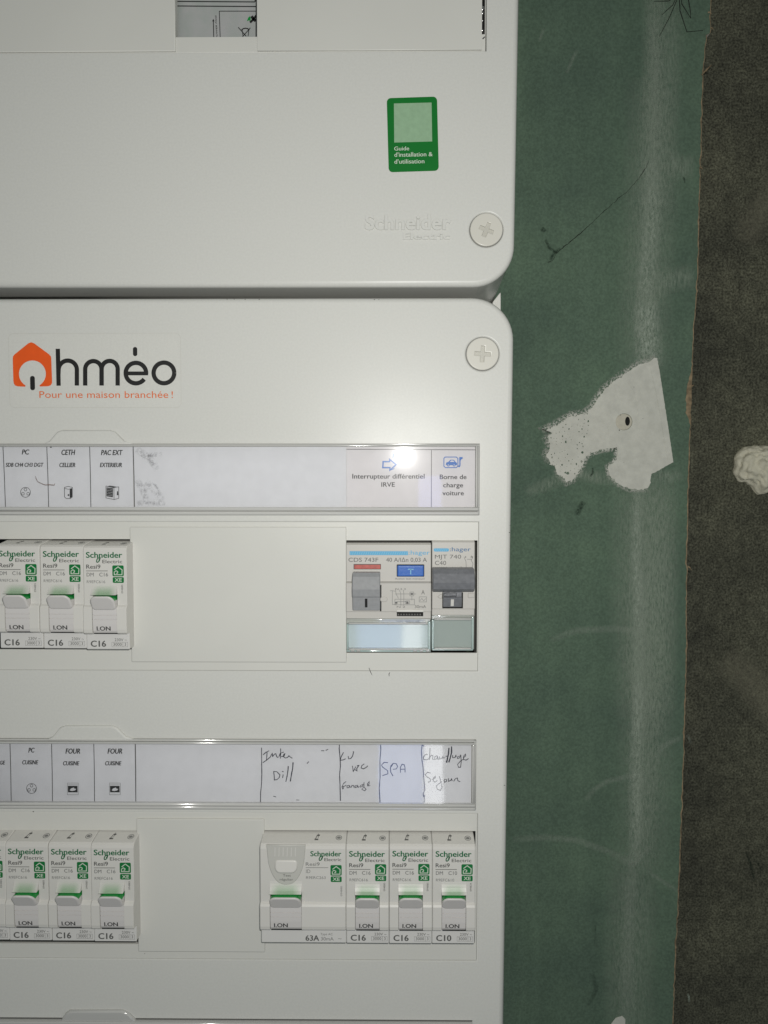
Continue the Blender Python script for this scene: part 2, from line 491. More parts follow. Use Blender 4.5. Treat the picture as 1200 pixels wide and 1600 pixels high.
class MB:
    def __init__(self):
        self.v, self.f, self.mi, self.sm, self.mats, self.uv = [], [], [], [], [], {}

    def mat(self, m):
        m = M[m] if isinstance(m, str) else m
        if m not in self.mats:
            self.mats.append(m)
        return self.mats.index(m)

    def add(self, verts, faces, mat, smooth=False, uvs=None):
        o = len(self.v)
        self.v.extend(verts)
        k = self.mat(mat)
        for fc in faces:
            if uvs:
                self.uv[len(self.f)] = [uvs[i] for i in fc]
            self.f.append(tuple(i + o for i in fc))
            self.mi.append(k)
            self.sm.append(smooth)

    def cap(self, loops, d, mat):
        """Flat face bounded by loops[0], with holes loops[1:]."""
        df = d if callable(d) else (lambda x, z: d)
        if len(loops) == 1:
            self.add([(x, z, df(x, z)) for x, z in loops[0]], [tuple(range(len(loops[0])))], mat)
            return
        pts, es = [], []
        for lp in loops:
            o = len(pts)
            pts += [Vector(p) for p in lp]
            es += [(o + i, o + (i + 1) % len(lp)) for i in range(len(lp))]
        vo, _, fo, _, _, _ = delaunay_2d_cdt(pts, es, [], 0, 1e-7)
        fs = []

        def inside(x, z):                                # even-odd over all loops
            odd = False
            for lp in loops:
                for i in range(len(lp)):
                    (xa, za), (xb, zb) = lp[i - 1], lp[i]
                    if (za > z) != (zb > z) and x < (xb - xa) * (z - za) / (zb - za) + xa:
                        odd = not odd
            return odd
        for fc in fo:
            if not inside(sum(vo[k].x for k in fc) / len(fc), sum(vo[k].y for k in fc) / len(fc)):
                continue
            a, b, c = (vo[k] for k in fc[:3])
            fs.append(tuple(fc) if (b - a).cross(c - a) > 0 else tuple(reversed(fc)))
        vs = [(v.x, v.y, df(v.x, v.y)) for v in vo]
        self.add(vs, fs, mat)

    def prism(self, loop, d0, d1, mat, r=0.0, seg=3, holes=(), side=None, back=False, tilt=None):
        """loop CCW; d0 back, d1 front; r edge fillet; holes [(loop CCW, depth, fillet)]; tilt f(x,z) is added to the front."""
        n = len(loop)
        rings = [[(x, z, d0) for x, z in loop]]
        if r > 0:
            for k in range(seg + 1):
                a = math.pi / 2 * k / seg
                rings.append([(x, z, d1 - r + r * math.sin(a)) for x, z in inset(loop, r * (1 - math.cos(a)))])
        else:
            rings.append([(x, z, d1) for x, z in loop])
        if tilt:
            for i in range(1, len(rings)):
                rings[i] = [(x, z, d + tilt(x, z)) for x, z, d in rings[i]]
        for i in range(len(rings) - 1):
            for k in range(n):
                a, b = rings[i][k], rings[i][(k + 1) % n]
                c, e = rings[i + 1][(k + 1) % n], rings[i + 1][k]
                m = mat
                if side:
                    ex, ez = b[0] - a[0], b[1] - a[1]
                    L = math.hypot(ex, ez) or 1
                    m = side(ez / L, -ex / L, i) or mat
                self.add([a, b, c, e], [(0, 1, 2, 3)], m, r > 0 and i > 0)
        hl = []
        for (hp, depth, hr) in holes:
            m_ = len(hp)
            hrings = []
            if hr > 0:
                for k in range(seg + 1):
                    a = math.pi / 2 * k / seg
                    hrings.append([(x, z, d1 - hr + hr * math.cos(a)) for x, z in inset(hp, -hr * (1 - math.sin(a)))])
            else:
                hrings.append([(x, z, d1) for x, z in hp])
            hrings.append([(x, z, d1 - depth) for x, z in hp])
            hl.append([(x, z) for x, z, _ in hrings[0]])
            for i in range(len(hrings) - 1):
                for k in range(m_):
                    self.add([hrings[i][k], hrings[i][(k + 1) % m_], hrings[i + 1][(k + 1) % m_], hrings[i + 1][k]],
                             [(0, 1, 2, 3)], mat, hr > 0 and i < len(hrings) - 2)
        top = [(x, z) for x, z, _ in rings[-1]]
        dtop = (lambda x, z: d1 + tilt(x, z)) if tilt else d1
        self.cap([top] + hl, dtop, mat)
        if back:
            self.add([(x, z, d0) for x, z in reversed(loop)], [tuple(range(n))], mat)

    def box(self, x0, z0, d0, x1, z1, d1, mat, r=0.0):
        self.prism(rrect(x0, z0, x1, z1), d0, d1, mat, r, 2, back=True)

    def profile(self, prof, x0, x1, mat, c=0.25, seg_mat=None, c1=None):
        """A side profile [(z, d)...] swept from x0 to x1, with chamfer c at both ends."""
        area = sum(prof[i - 1][0] * prof[i][1] - prof[i][0] * prof[i - 1][1] for i in range(len(prof)))
        pr = prof if area > 0 else list(reversed(prof))
        c1 = c if c1 is None else c1
        i0, i1 = inset(pr, c), inset(pr, c1)
        rings = [[(x0, z, d) for z, d in i0], [(x0 + c, z, d) for z, d in pr], [(x1 - c1, z, d) for z, d in pr], [(x1, z, d) for z, d in i1]]
        n = len(pr)
        for i in range(3):
            for k in range(n):
                m = mat
                if seg_mat:
                    m = seg_mat(pr[k], pr[(k + 1) % n]) or mat
                self.add([rings[i][k], rings[i][(k + 1) % n], rings[i + 1][(k + 1) % n], rings[i + 1][k]], [(3, 2, 1, 0)], m)
        self.add(rings[0], [tuple(range(n))], mat)
        self.add(rings[3], [tuple(reversed(range(n)))], mat)

    def poly(self, pts, d, mat):
        self.cap([pts], d, mat)

    def rect(self, x0, z0, x1, z1, d, mat):
        self.cap([[(x0, z0), (x1, z0), (x1, z1), (x0, z1)]], d, mat)

    def ring(self, cx, cz, r0, r1, d, mat, n=32, a0=0.0, a1=360.0, squash=1.0):
        full = abs(a1 - a0) >= 359.9
        df = d if callable(d) else (lambda x, z: d)
        vs, fs = [], []
        for k in range(n + 1):
            a = math.radians(a0 + (a1 - a0) * k / n)
            for r in (r0, r1):
                x, z = cx + r * math.cos(a), cz + r * squash * math.sin(a)
                vs.append((x, z, df(x, z)))
        for k in range(n):
            fs.append((2 * k, 2 * k + 1, 2 * k + 3, 2 * k + 2))
        self.add(vs, fs, mat)

    def ribbon(self, pts, w, d, mat, closed=False, taper=False, uv=False):
        df = d if callable(d) else (lambda x, z: d)
        n = len(pts)
        vs, uvs = [], []
        ln = [0.0]
        for i in range(1, n):
            ln.append(ln[-1] + math.hypot(pts[i][0] - pts[i - 1][0], pts[i][1] - pts[i - 1][1]))
        for i in range(n):
            p = Vector(pts[i])
            a = Vector(pts[i - 1]) if (i > 0 or closed) else p
            b = Vector(pts[(i + 1) % n]) if (i < n - 1 or closed) else p
            e1 = (p - a).normalized() if (p - a).length > 1e-9 else None
            e2 = (b - p).normalized() if (b - p).length > 1e-9 else None
            e1 = e1 or e2 or Vector((1, 0))
            e2 = e2 or e1
            t = (e1 + e2)
            t = t.normalized() if t.length > 1e-6 else e1
            nn = Vector((-t.y, t.x))
            k = max(0.5, nn.dot(Vector((-e1.y, e1.x))))
            ww = (w[i] if isinstance(w, (list, tuple)) else w) / 2 / k
            if taper and not closed and i in (0, n - 1):
                ww *= 0.55
            for s in (-1, 1):
                q = p + nn * ww * s
                vs.append((q.x, q.y, df(q.x, q.y)))
                uvs.append((ln[i] / max(ln[-1], 1e-9), 0.5 + 0.5 * s))
        m = n if closed else n - 1
        fs = [(2 * i, 2 * ((i + 1) % n), 2 * ((i + 1) % n) + 1, 2 * i + 1) for i in range(m)]
        self.add(vs, fs, mat, uvs=uvs if uv else None)

    def txt(self, s, p0, p1, h, d, mat, shear=0.0, bold=0.0, extrude=0.0):
        """Text fitted between baseline ends p0 and p1 (mm), capital height h (mm)."""
        vs, fs = text_mesh(s, 0.0, shear, 0.02 if extrude else 0.0)
        x0, x1 = min(v[0] for v in vs), max(v[0] for v in vs)
        p0, p1 = Vector(p0), Vector(p1)
        run = (p1 - p0).normalized()
        k = h / cap_height()
        u = (p1 - p0) / (x1 - x0)
        w = Vector((-run.y, run.x)) * k
        df = d if callable(d) else (lambda x, z: d)
        shifts = [(0.0, 0.0)] if not bold or extrude else [(-bold, 0.0), (bold, 0.0), (0.0, bold * 0.5), (0.0, -bold * 0.5)]
        for n, (sx, sy) in enumerate(shifts):           # heavier print: the word laid over itself, a hair apart
            out = []
            for v in vs:
                q = p0 + u * (v[0] - x0) + w * (v[1] + sy) + run * (sx * k)
                dd = df(q.x, q.y) + 0.006 * n
                if extrude:
                    dd += extrude * max(0.0, min(1.0, 0.5 + v[2] / 0.09))
                out.append((q.x, q.y, dd))
            self.add(out, fs, mat)

    def tube(self, pts, r, mat, n=6):
        rings = []
        for i, p in enumerate(pts):
            a, b = Vector(pts[max(0, i - 1)]), Vector(pts[min(len(pts) - 1, i + 1)])
            t = (b - a).normalized()
            up = Vector((0, 0, 1)) if abs(t.z) < 0.9 else Vector((1, 0, 0))
            s = t.cross(up).normalized()
            q = t.cross(s)
            rr = r[i] if isinstance(r, (list, tuple)) else r
            rings.append([tuple(Vector(p) + (s * math.cos(2 * math.pi * k / n) + q * math.sin(2 * math.pi * k / n)) * rr) for k in range(n)])
        for i in range(len(rings) - 1):
            for k in range(n):
                self.add([rings[i][k], rings[i][(k + 1) % n], rings[i + 1][(k + 1) % n], rings[i + 1][k]], [(0, 1, 2, 3)], mat, True)

    def build(self, name, parent=None, base=(0, 0, 0), **props):
        me = bpy.data.meshes.new(name)
        me.from_pydata([((x - base[0]) * MM, -(d - base[2]) * MM, (z - base[1]) * MM) for x, z, d in self.v], [], self.f)
        for m in self.mats:
            me.materials.append(m)
        me.polygons.foreach_set('material_index', self.mi)
        me.polygons.foreach_set('use_smooth', self.sm)
        if self.uv:
            lay = me.uv_layers.new(name='uv')
            for fi, us in self.uv.items():
                for li, u in zip(me.polygons[fi].loop_indices, us):
                    lay.data[li].uv = u
        me.update()
        if not self.uv:
            bm = bmesh.new()
            bm.from_mesh(me)
            bmesh.ops.remove_doubles(bm, verts=bm.verts, dist=2e-6)
            bm.to_mesh(me)
            bm.free()
        ob = bpy.data.objects.new(name, me)
        COL.objects.link(ob)
        if parent is not None:
            ob.parent = parent
        else:
            ob.location = (base[0] * MM, -base[2] * MM, base[1] * MM)
        for k, v in props.items():
            ob[k] = v
        return ob


def thing(name, label, cat, base, group=None):
    o = bpy.data.objects.new(name, None)
    o.empty_display_size = 0.01
    COL.objects.link(o)
    o.location = (base[0] * MM, -base[2] * MM, base[1] * MM)
    o['label'] = label
    o['category'] = cat
    if group:
        o['group'] = group
    return o


def copy_tree(o, parent=None):
    c = o.copy()
    COL.objects.link(c)
    c.parent = parent
    for ch in [k for k in bpy.data.objects if k.parent == o]:
        copy_tree(ch, c)
    return c


def px(scale, ox, oy, d=0.0):
    """Reader of enlarged crops: (u, v) in the enlargement -> (x, z) mm."""
    return lambda u, v: P(ox + u / scale, oy + v / scale, d)


def T(mb, f, s, u0, u1, v_base, v_cap, d, mat, v1=None, **kw):
    p0, p1 = f(u0, v_base), f(u1, v_base if v1 is None else v1)
    h = abs(f(u0, v_cap)[1] - p0[1])
    mb.txt(s, p0, p1, h, d, mat, **kw)


def prect(mb, f, u0, v0, u1, v1, d, mat):
    a, b = f(u0, v1), f(u1, v0)
    mb.rect(a[0], a[1], b[0], b[1], d, mat)


def pbox(f, u0, v0, u1, v1, r=0.0, n=6):
    a, b = f(u0, v1), f(u1, v0)
    return rrect(a[0], a[1], b[0], b[1], r, n)


ID = px(1, 0, 0, 0)

# ================================================================== THE SETTING: concrete wall
WALL_D = -100.0           # face of the plasterboard
CONC_D = -138.0
g = MB()
nx, nz_ = 2, 2
g.rect(-900, -900, 1100, 900, CONC_D, 'concrete')
conc = g.build('concrete_wall', None, (0, 0, CONC_D), kind='structure')
conc['label'] = 'rough dark grey concrete wall along the right side'
s = MB()
fc = px(1, 0, 0, CONC_D + 0.25)
s.ribbon([fc(1130, 1025), fc(1165, 1055), fc(1205, 1105), fc(1260, 1150)], 26, CONC_D + 0.25, 'ochre', uv=True)
s.ribbon([fc(1160, 380), fc(1190, 330), fc(1240, 260)], 22, CONC_D + 0.28, 'ochre', uv=True)
s.ribbon([fc(1072, 1148), fc(1076, 1152), fc(1080, 1162)], 2.2, CONC_D + 0.3, 'dust_thin', uv=True)
s.build('wall_stain', conc, (0, 0, CONC_D))
s = MB()
for (a, b, c, w) in ((1165, 1330, 1378, 2.2), (1176, 1345, 1360, 1.4)):
    s.ribbon([fc(a, b), fc(a + 8, (b + c) / 2 - 4), fc(a + 14, c)], w, CONC_D + 0.3, 'soot', uv=True)
s.ribbon([fc(1074, 1552), fc(1076, 1556), fc(1077, 1566)], 1.6, CONC_D + 0.3, 'dust', uv=True)
s.build('wall_scratch', conc, (0, 0, CONC_D))

# ================================================================== green plasterboard
fb = px(1, 0, 0, WALL_D)
edge = [(1113, -60), (1111, 0), (1109, 30), (1110, 52), (1104, 55), (1102, 75), (1099, 100), (1097, 160), (1095, 230), (1092, 330),
        (1090, 430), (1087, 480), (1084, 505), (1081, 580), (1079, 650), (1076, 740), (1074, 830), (1072, 880), (1074, 890), (1072, 915), (1073, 1000),
        (1071, 1080), (1069, 1150), (1067, 1210), (1064, 1300), (1060, 1400), (1056, 1480), (1052, 1580), (1050, 1680)]
fine = []
for (x0, y0), (x1, y1) in zip(edge[:-1], edge[1:]):
    k = max(1, int((y1 - y0) / 5))
    for i in range(k):
        t = i / k
        y = y0 + (y1 - y0) * t
        j = noise.noise((y * 0.21, 3.1, 0)) * 1.5 + noise.noise((y * 0.06, 9.1, 0)) * 1.3
        fine.append((x0 + (x1 - x0) * t + j, y))
fine.append(edge[-1])
E = [fb(x, y) for x, y in fine]
bb = fb(600, 1700)
outline = [(-420, E[-1][1])] + list(reversed(E)) + [(-420, E[0][1])]
base_b = (0, E[-1][1], WALL_D - 13)
board = thing('plasterboard', 'green plasterboard with ragged right edge and white filler patch, behind the white cabinets', 'plasterboard', base_b)
g = MB()
g.prism(outline, WALL_D - 13, WALL_D, 'board', 0.0, 1, side=lambda nx, nz, i: 'gypsum', back=True)
g.build('board_sheet', board, base_b)
# torn brown face paper along the cut
g = MB()
L, R = [], []
for i, (x, y) in enumerate(fine):
    w = 0.9 + 1.5 * max(0, noise.noise((y * 0.05, 1.7, 2))) + 0.8 * noise.noise((y * 0.33, 4.4, 2))
    if 580 < y < 665:
        w += 9 * math.sin(math.pi * (y - 580) / 85) * (0.8 + 0.4 * noise.noise((y * 0.1, 0, 0)))
    if y < 560:
        w *= 0.75
    w = max(0.25, w)
    L.append(fb(x - w, y))
    R.append(fb(x + 0.5 + 0.8 * noise.noise((y * 0.4, 7, 0)), y))
vs, fs = [], []
for a, b in zip(L, R):
    vs += [(a[0], a[1], WALL_D + 0.12), (b[0], b[1], WALL_D + 0.2)]
for i in range(len(L) - 1):
    fs.append((2 * i + 1, 2 * i, 2 * i + 2, 2 * i + 3))
g.add(vs, fs, 'torn')
for (x, y, dx, dy) in ((1103, 112, 8, -9), (1097, 118, 14, -16), (1076, 885, 4, 6), (1107, 20, 4, 3), (1111, 44, 3, 4), (1094, 262, 3, 3), (1081, 604, 3, -2)):
    a, b = fb(x - 1, y), fb(x + dx, y + dy)
    g.tube([(a[0], a[1], WALL_D + 0.3), ((a[0] + b[0]) / 2, (a[1] + b[1]) / 2 + 0.3, WALL_D + 0.8), (b[0], b[1], WALL_D + 0.6)], [0.5, 0.35, 0.1], 'torn', 5)
g.build('torn_paper_edge', board, base_b)
# filler patch
f7 = px(2.857, 780, 500, WALL_D)
pat = [(705, 170), (722, 270), (745, 420), (760, 520), (777, 635), (740, 655), (680, 690), (676, 725), (664, 752), (630, 758), (580, 755), (520, 725), (490, 690), (486, 655),
       (505, 640), (525, 618), (524, 570), (490, 574), (450, 580), (415, 594), (385, 610), (372, 650), (350, 690), (330, 715), (300, 727), (282, 700), (262, 690), (250, 655), (225, 640), (210, 600),
       (228, 560), (214, 530), (232, 505), (212, 488), (250, 470), (275, 455), (320, 428), (380, 420), (412, 395), (440, 350), (470, 310), (515, 272), (560, 240), (620, 200), (670, 185), (690, 170)]
dense = []
for i in range(len(pat)):
    a, b = pat[i], pat[(i + 1) % len(pat)]
    ln = math.hypot(b[0] - a[0], b[1] - a[1])
    k = max(1, int(ln / 5))
    for j in range(k):
        t = j / k
        x, y = a[0] + (b[0] - a[0]) * t, a[1] + (b[1] - a[1]) * t
        amp = 13 if x < 420 else (1.5 if x > 700 else 6)
        dense.append((x + amp * (noise.noise((x * 0.11, y * 0.11, 1)) + 0.4 * noise.noise((x * 0.3, y * 0.3, 3))), y + amp * (noise.noise((x * 0.11, y * 0.11, 8)) + 0.4 * noise.noise((x * 0.3, y * 0.3, 6)))))
loop = [f7(u, v) for u, v in dense]
area = sum(loop[i - 1][0] * loop[i][1] - loop[i][0] * loop[i - 1][1] for i in range(len(loop)))
if area < 0:
    loop.reverse()
hole_c = f7(556, 455)
holes = [(circle(hole_c[0], hole_c[1], 4.6, 28), 1.6, 0.0)]
for k in range(420):                                  # the patchy left lobe lets the board show through
    u, v = random.uniform(228, 400), random.uniform(440, 700)
    if noise.noise((u * 0.02, v * 0.02, 5)) < -0.15:
        continue
    c = f7(u, v)
    ins = 0
    for i in range(len(loop)):
        (xa, za), (xb, zb) = loop[i - 1], loop[i]
        if (za > c[1]) != (zb > c[1]) and c[0] < (xb - xa) * (c[1] - za) / (zb - za) + xa:
            ins ^= 1
    r = 0.2 + 0.6 * random.random() ** 2.2
    near = min(math.hypot(c[0] - q[0], c[1] - q[1]) for q in loop)
    if not ins or near < r * 1.6 + 0.3 or any(math.hypot(c[0] - h[0][0][0], c[1] - h[0][0][1]) < 2.0 * r + 1.0 for h in holes[1:]):
        continue
    a0 = random.uniform(0, 6)
    holes.append(([(c[0] + r * (1 + 0.8 * noise.noise((k * 1.7, j * 1.3, 3.3))) * math.cos(a0 + j * math.pi / 4) * (0.5 + 0.5 * ((k * 37) % 10) / 9), c[1] + r * (1 + 0.5 * noise.noise((k, j, 6.3))) * math.sin(a0 + j * math.pi / 4)) for j in range(8)], 0.6, 0.0))
g = MB()
g.prism(loop, WALL_D, WALL_D + 0.55, 'filler', 0.25, 2, holes=holes)
pt = g.build('filler_patch', board, base_b)
g = MB()                                             # trowel ridge along the straight right edge, and drag marks
for pts_, w_, h_, dd_ in (([(668, 196), (692, 300), (716, 420), (732, 520), (750, 628)], 0.9, 0.28, 0.5), ([(560, 262), (600, 320), (620, 420), (625, 520)], 0.7, 0.12, 0.52),
                          ([(500, 330), (540, 350), (590, 352)], 0.6, 0.1, 0.52), ([(600, 600), (640, 640), (690, 650)], 0.7, 0.12, 0.52), ([(430, 440), (480, 470), (500, 540)], 0.6, 0.12, 0.52)):
    q = [f7(u, v) for u, v in pts_]
    g.tube([(x, z, WALL_D + dd_) for x, z in q], [h_ * 0.4] + [h_] * (len(q) - 2) + [h_ * 0.4], 'filler', 8)
g.build('trowel_ridge', pt, base_b)
s = MB()
rim = [f7(u, v) for u, v in pat]
seg_a = rim[28:] + rim[:1]                       # the dragged left and upper edge
seg_b = rim[8:28]
for q, w, o in ((seg_a, 6.5, 0.05), (seg_b, 4.5, 0.08)):
    dn = []
    for (a, b) in zip(q[:-1], q[1:]):
        for j in range(4):
            dn.append((a[0] + (b[0] - a[0]) * j / 4, a[1] + (b[1] - a[1]) * j / 4))
    s.ribbon(dn, w, WALL_D + 0.2 + o, 'filler_smear', uv=True)
s.build('feathered_edge', pt, base_b)
g = MB()
pc = f7(556, 455)
hc = f7(572, 452)
g.prism(circle(pc[0], pc[1], 4.52, 28), WALL_D - 2, WALL_D + 0.35, 'plug', 0.3, 2, holes=[(circle(hc[0], hc[1], 1.35, 16, 2.5), 9, 0.0)])
g.poly(circle(hc[0], hc[1], 1.45, 16, 2.6), WALL_D + 0.06, 'dark')  # dark disc painting the shade down the plug hole
g.build('wall_plug', pt, base_b)
g = MB()
for (u, v, r) in ((535, 492, 3), (540, 425, 2), (640, 440, 1.6), (555, 635, 1.6), (545, 255, 2), (600, 300, 1.5)):
    c = f7(u, v)
    g.poly([(c[0] + r * 0.1 * math.cos(k) * (1 + 0.4 * random.random()), c[1] + r * 0.1 * math.sin(k)) for k in (0, 1, 2, 3, 4, 5)], WALL_D + 0.62, 'dirt')
g.build('filler_speck', pt, base_b)

# dust streaks and scuffs
s = MB()
k = 0
def sm(pts, w, mat):
    global k
    k += 1
    q = [fb(x, y) for x, y in pts]
    dn = []
    for (a, b) in zip(q[:-1], q[1:]):
        for j in range(6):
            dn.append((a[0] + (b[0] - a[0]) * j / 6, a[1] + (b[1] - a[1]) * j / 6))
    dn.append(q[-1])
    s.ribbon(dn, w, WALL_D + 0.03 + 0.012 * k, mat, uv=True)
sm([(1022, -40), (1020, 60), (1018, 150), (1016, 240)], 14, 'dust_soft')
sm([(1040, -40), (1040, 80), (1030, 200), (1025, 330)], 22, 'dust_soft')
sm([(1018, 20), (1024, 100), (1022, 200), (1018, 330)], 7, 'dust_thin')
sm([(1016, 240), (1018, 330), (1012, 420), (1006, 520), (1008, 590)], 14, 'dust')
sm([(1020, 120), (1018, 300), (1010, 420), (1006, 590)], 34, 'dust_soft')
sm([(1010, 470), (1012, 520), (1018, 575)], 17, 'dust')
sm([(1004, 740), (1002, 900), (1004, 1000), (1006, 1120)], 40, 'dust_soft')
sm([(1026, 740), (1028, 880), (1026, 1000), (1022, 1120)], 26, 'dust_soft')
sm([(998, 740), (994, 860), (998, 960), (996, 1060), (1000, 1150)], 9, 'dust')
sm([(1016, 760), (1016, 900), (1010, 1050), (1008, 1250), (1004, 1360)], 36, 'dust_soft')
sm([(1006, 880), (1002, 960), (1006, 1050), (1012, 1130)], 12, 'dust_thin')
sm([(1000, 980), (1000, 1060), (1012, 1120), (1024, 1150)], 20, 'dust_soft')
sm([(998, 1060), (996, 1120), (994, 1200), (994, 1300), (992, 1350)], 10, 'dust')
sm([(1010, 1120), (1006, 1220), (1002, 1340)], 20, 'dust_soft')
sm([(992, 1330), (988, 1430), (984, 1520), (988, 1640)], 34, 'dust_soft')
sm([(990, 1330), (984, 1400), (980, 1500), (978, 1620)], 10, 'dust_thin')
sm([(1024, 1185), (1034, 1168), (1050, 1158), (1066, 1152)], 4.5, 'dust_thin')
sm([(914, 1250), (930, 1232), (950, 1220), (980, 1213), (1000, 1214)], 4.0, 'dust_thin')
sm([(800, 1311), (850, 1308), (900, 1312), (950, 1330), (994, 1352)], 5.0, 'dust_thin')
sm([(985, 1352), (1000, 1340), (1018, 1322)], 4.0, 'dust_thin')
sm([(1010, 1360), (1040, 1380), (1060, 1392)], 3, 'dust_thin')
sm([(860, 1000), (900, 985), (960, 982), (1000, 985)], 5, 'dust_thin')
sm([(1040, 250), (1060, 262), (1085, 262)], 16, 'dust_soft')
sm([(1000, 470), (1040, 440), (1086, 430)], 16, 'dust_soft')
sm([(885, 115), (895, 92), (902, 78)], 2.4, 'dust_thin')
sm([(842, 66), (846, 55), (850, 45)], 2.2, 'dust_thin')
sm([(820, 770), (900, 740), (1010, 760)], 9, 'dust_soft')
sm([(1010, 690), (1030, 740), (1050, 745), (1066, 740)], 9, 'dust_soft')
s.build('dust_smear', board, base_b)
g = MB()
g.prism([fb(x, y) for x, y in reversed([(955, 1599), (962, 1590), (972, 1587), (977, 1592), (976, 1625), (950, 1625)])], WALL_D, WALL_D + 0.4, 'filler', 0.2, 2)
g.build('filler_dab', board, base_b)
f6 = lambda u, v: (780 + u / 2.857, v / 2.857)
f67 = lambda u, v: (780 + u / 2.857, 500 + v / 2.857)
for pts_, w_ in (([f6(188, 1018), f6(196, 1027), f6(205, 1036)], 3.0), ([f6(205, 1070), f6(225, 1110), f6(262, 1130)], 2.0), ([f6(225, 1165), f6(245, 1130), f6(275, 1110)], 2.2),
                 ([f67(345, 870), f67(358, 845), f67(376, 810)], 3.8), ([f67(405, 700), f67(418, 680), f67(416, 660)], 1.5), ([f6(822, 790), f6(825, 803), f6(828, 818)], 1.2),
                 ([(930, 1445), (930, 1460), (928, 1475)], 0.9), ([(925, 1520), (932, 1545), (918, 1572)], 3.2)):
    s, k = MB(), 30
    sm(pts_, w_, 'soot_faint' if pts_[0][1] > 1400 else 'soot')
    s.build('dark_smudge', board, base_b)

# thread of cobweb lying on the board
pts = [(668, 722), (650, 755), (620, 800), (575, 852), (530, 888), (490, 925), (455, 955), (415, 995), (370, 1035), (320, 1078), (280, 1108), (255, 1132), (235, 1165), (215, 1172)]
g = MB()
q = []
for i, (u, v) in enumerate(pts):
    x, z = fb(*f6(u, v))
    q.append((x, z, WALL_D + 0.5))
dn = []
for a, b in zip(q[:-1], q[1:]):
    for j in range(5):
        t = j / 5
        dn.append((a[0] + (b[0] - a[0]) * t + 0.25 * random.uniform(-1, 1), a[1] + (b[1] - a[1]) * t + 0.25 * random.uniform(-1, 1), WALL_D + 0.5))
dn.append(q[-1])
g.tube(dn, [max(0.05, 0.085 + 0.18 * max(0, noise.noise((i * 0.23, 0, 4))) + (0.16 if 36 < i < 52 else 0) * random.random()) for i in range(len(dn))], 'insect', 5)
bp_ = (q[-1][0], q[-1][1], WALL_D)
t = g.build('cobweb_thread', None, bp_)
t['label'] = 'dark fuzzy cobweb thread running diagonally on the green board, right of the upper cabinet'
t['category'] = 'cobweb'

# ================================================================== long-legged spider at the top of the board
z10 = lambda u, v: fb(1000 + u / 10, v / 10)
sb = fb(1057, -13)
spider = thing('spider', 'thin dark spider with very long legs near the top edge of the green board', 'spider', (sb[0], sb[1], WALL_D))
g = MB()
def blob(mb, c, r, mat, n=10, m_=8):
    for i in range(m_):
        for j in range(n):
            q = []
            for (a, b) in ((i, j), (i, j + 1), (i + 1, j + 1), (i + 1, j)):
                th, ph = math.pi * a / m_, 2 * math.pi * b / n
                q.append((c[0] + r[0] * math.sin(th) * math.cos(ph), c[1] + r[1] * math.cos(th), c[2] + r[2] * math.sin(th) * math.sin(ph)))
            mb.add(q, [(0, 1, 2, 3)], mat, True)
blob(g, (sb[0], sb[1], WALL_D + 3.6), (1.6, 1.9, 1.2), 'insect')
blob(g, (sb[0] + 0.3, sb[1] + 3.6, WALL_D + 3.9), (1.5, 2.9, 1.4), 'insect')
g.build('body', spider, (sb[0], sb[1], WALL_D))
legs = [[(520, 5, 3.5), (400, 92, 4.2), (215, 25, 0.3)], [(540, 10, 3.5), (470, 150, 4), (335, 240, 0.3)],
        [(560, 10, 3.6), (480, 200, 3.6), (425, 335, 2.4), (300, 575, 0.3)], [(575, 20, 3.6), (585, 235, 3.6), (705, 540, 2.4), (980, 480, 0.3)],
        [(605, 0, 3.6), (610, 130, 3.8), (792, 292, 0.3)], [(640, -40, 3.6), (700, 10, 4), (765, 215, 2), (790, 290, 0.3)],
        [(610, -160, 3.6), (760, -190, 4), (900, -60, 0.3)], [(520, -160, 3.6), (420, -260, 4), (300, -180, 0.3)]]
for lg in legs:
    g = MB()
    q = [(sb[0], sb[1], WALL_D + 3.6)]
    for (u, v, h) in lg:
        x, z = z10(u, v)
        q.append((x, z, WALL_D + h))
    g.tube(q, [0.20] * (len(q) - 1) + [0.12], 'insect', 5)
    g.build('leg', spider, (sb[0], sb[1], WALL_D))

# ================================================================== expanding foam on the concrete
ff = px(6.667, 1020, 640, CONC_D)
cx, cz = ff(1120, 580)
lobes = []
bm = bmesh.new()
bmesh.ops.create_icosphere(bm, subdivisions=5, radius=1.0)
out = [(835, 510), (880, 450), (935, 395), (1010, 378), (1080, 385), (1150, 375), (1230, 380), (1330, 420), (1380, 520), (1390, 620), (1330, 720), (1230, 800), (1090, 890), (1020, 800), (960, 750), (890, 745), (850, 690), (828, 655), (845, 590)]
polar = sorted((math.atan2(ff(u, v)[1] - cz, ff(u, v)[0] - cx), math.hypot(ff(u, v)[0] - cx, ff(u, v)[1] - cz)) for u, v in out)
def rad(a):
    n = len(polar)
    for i in range(n):
        a0, r0 = polar[i]
        a1, r1 = polar[(i + 1) % n]
        if i == n - 1:
            a1 += 2 * math.pi
        aa = a if a >= polar[0][0] else a + 2 * math.pi
        if a0 <= aa <= a1:
            return r0 + (r1 - r0) * (aa - a0) / max(1e-6, a1 - a0)
    return polar[0][1]
vmap = []
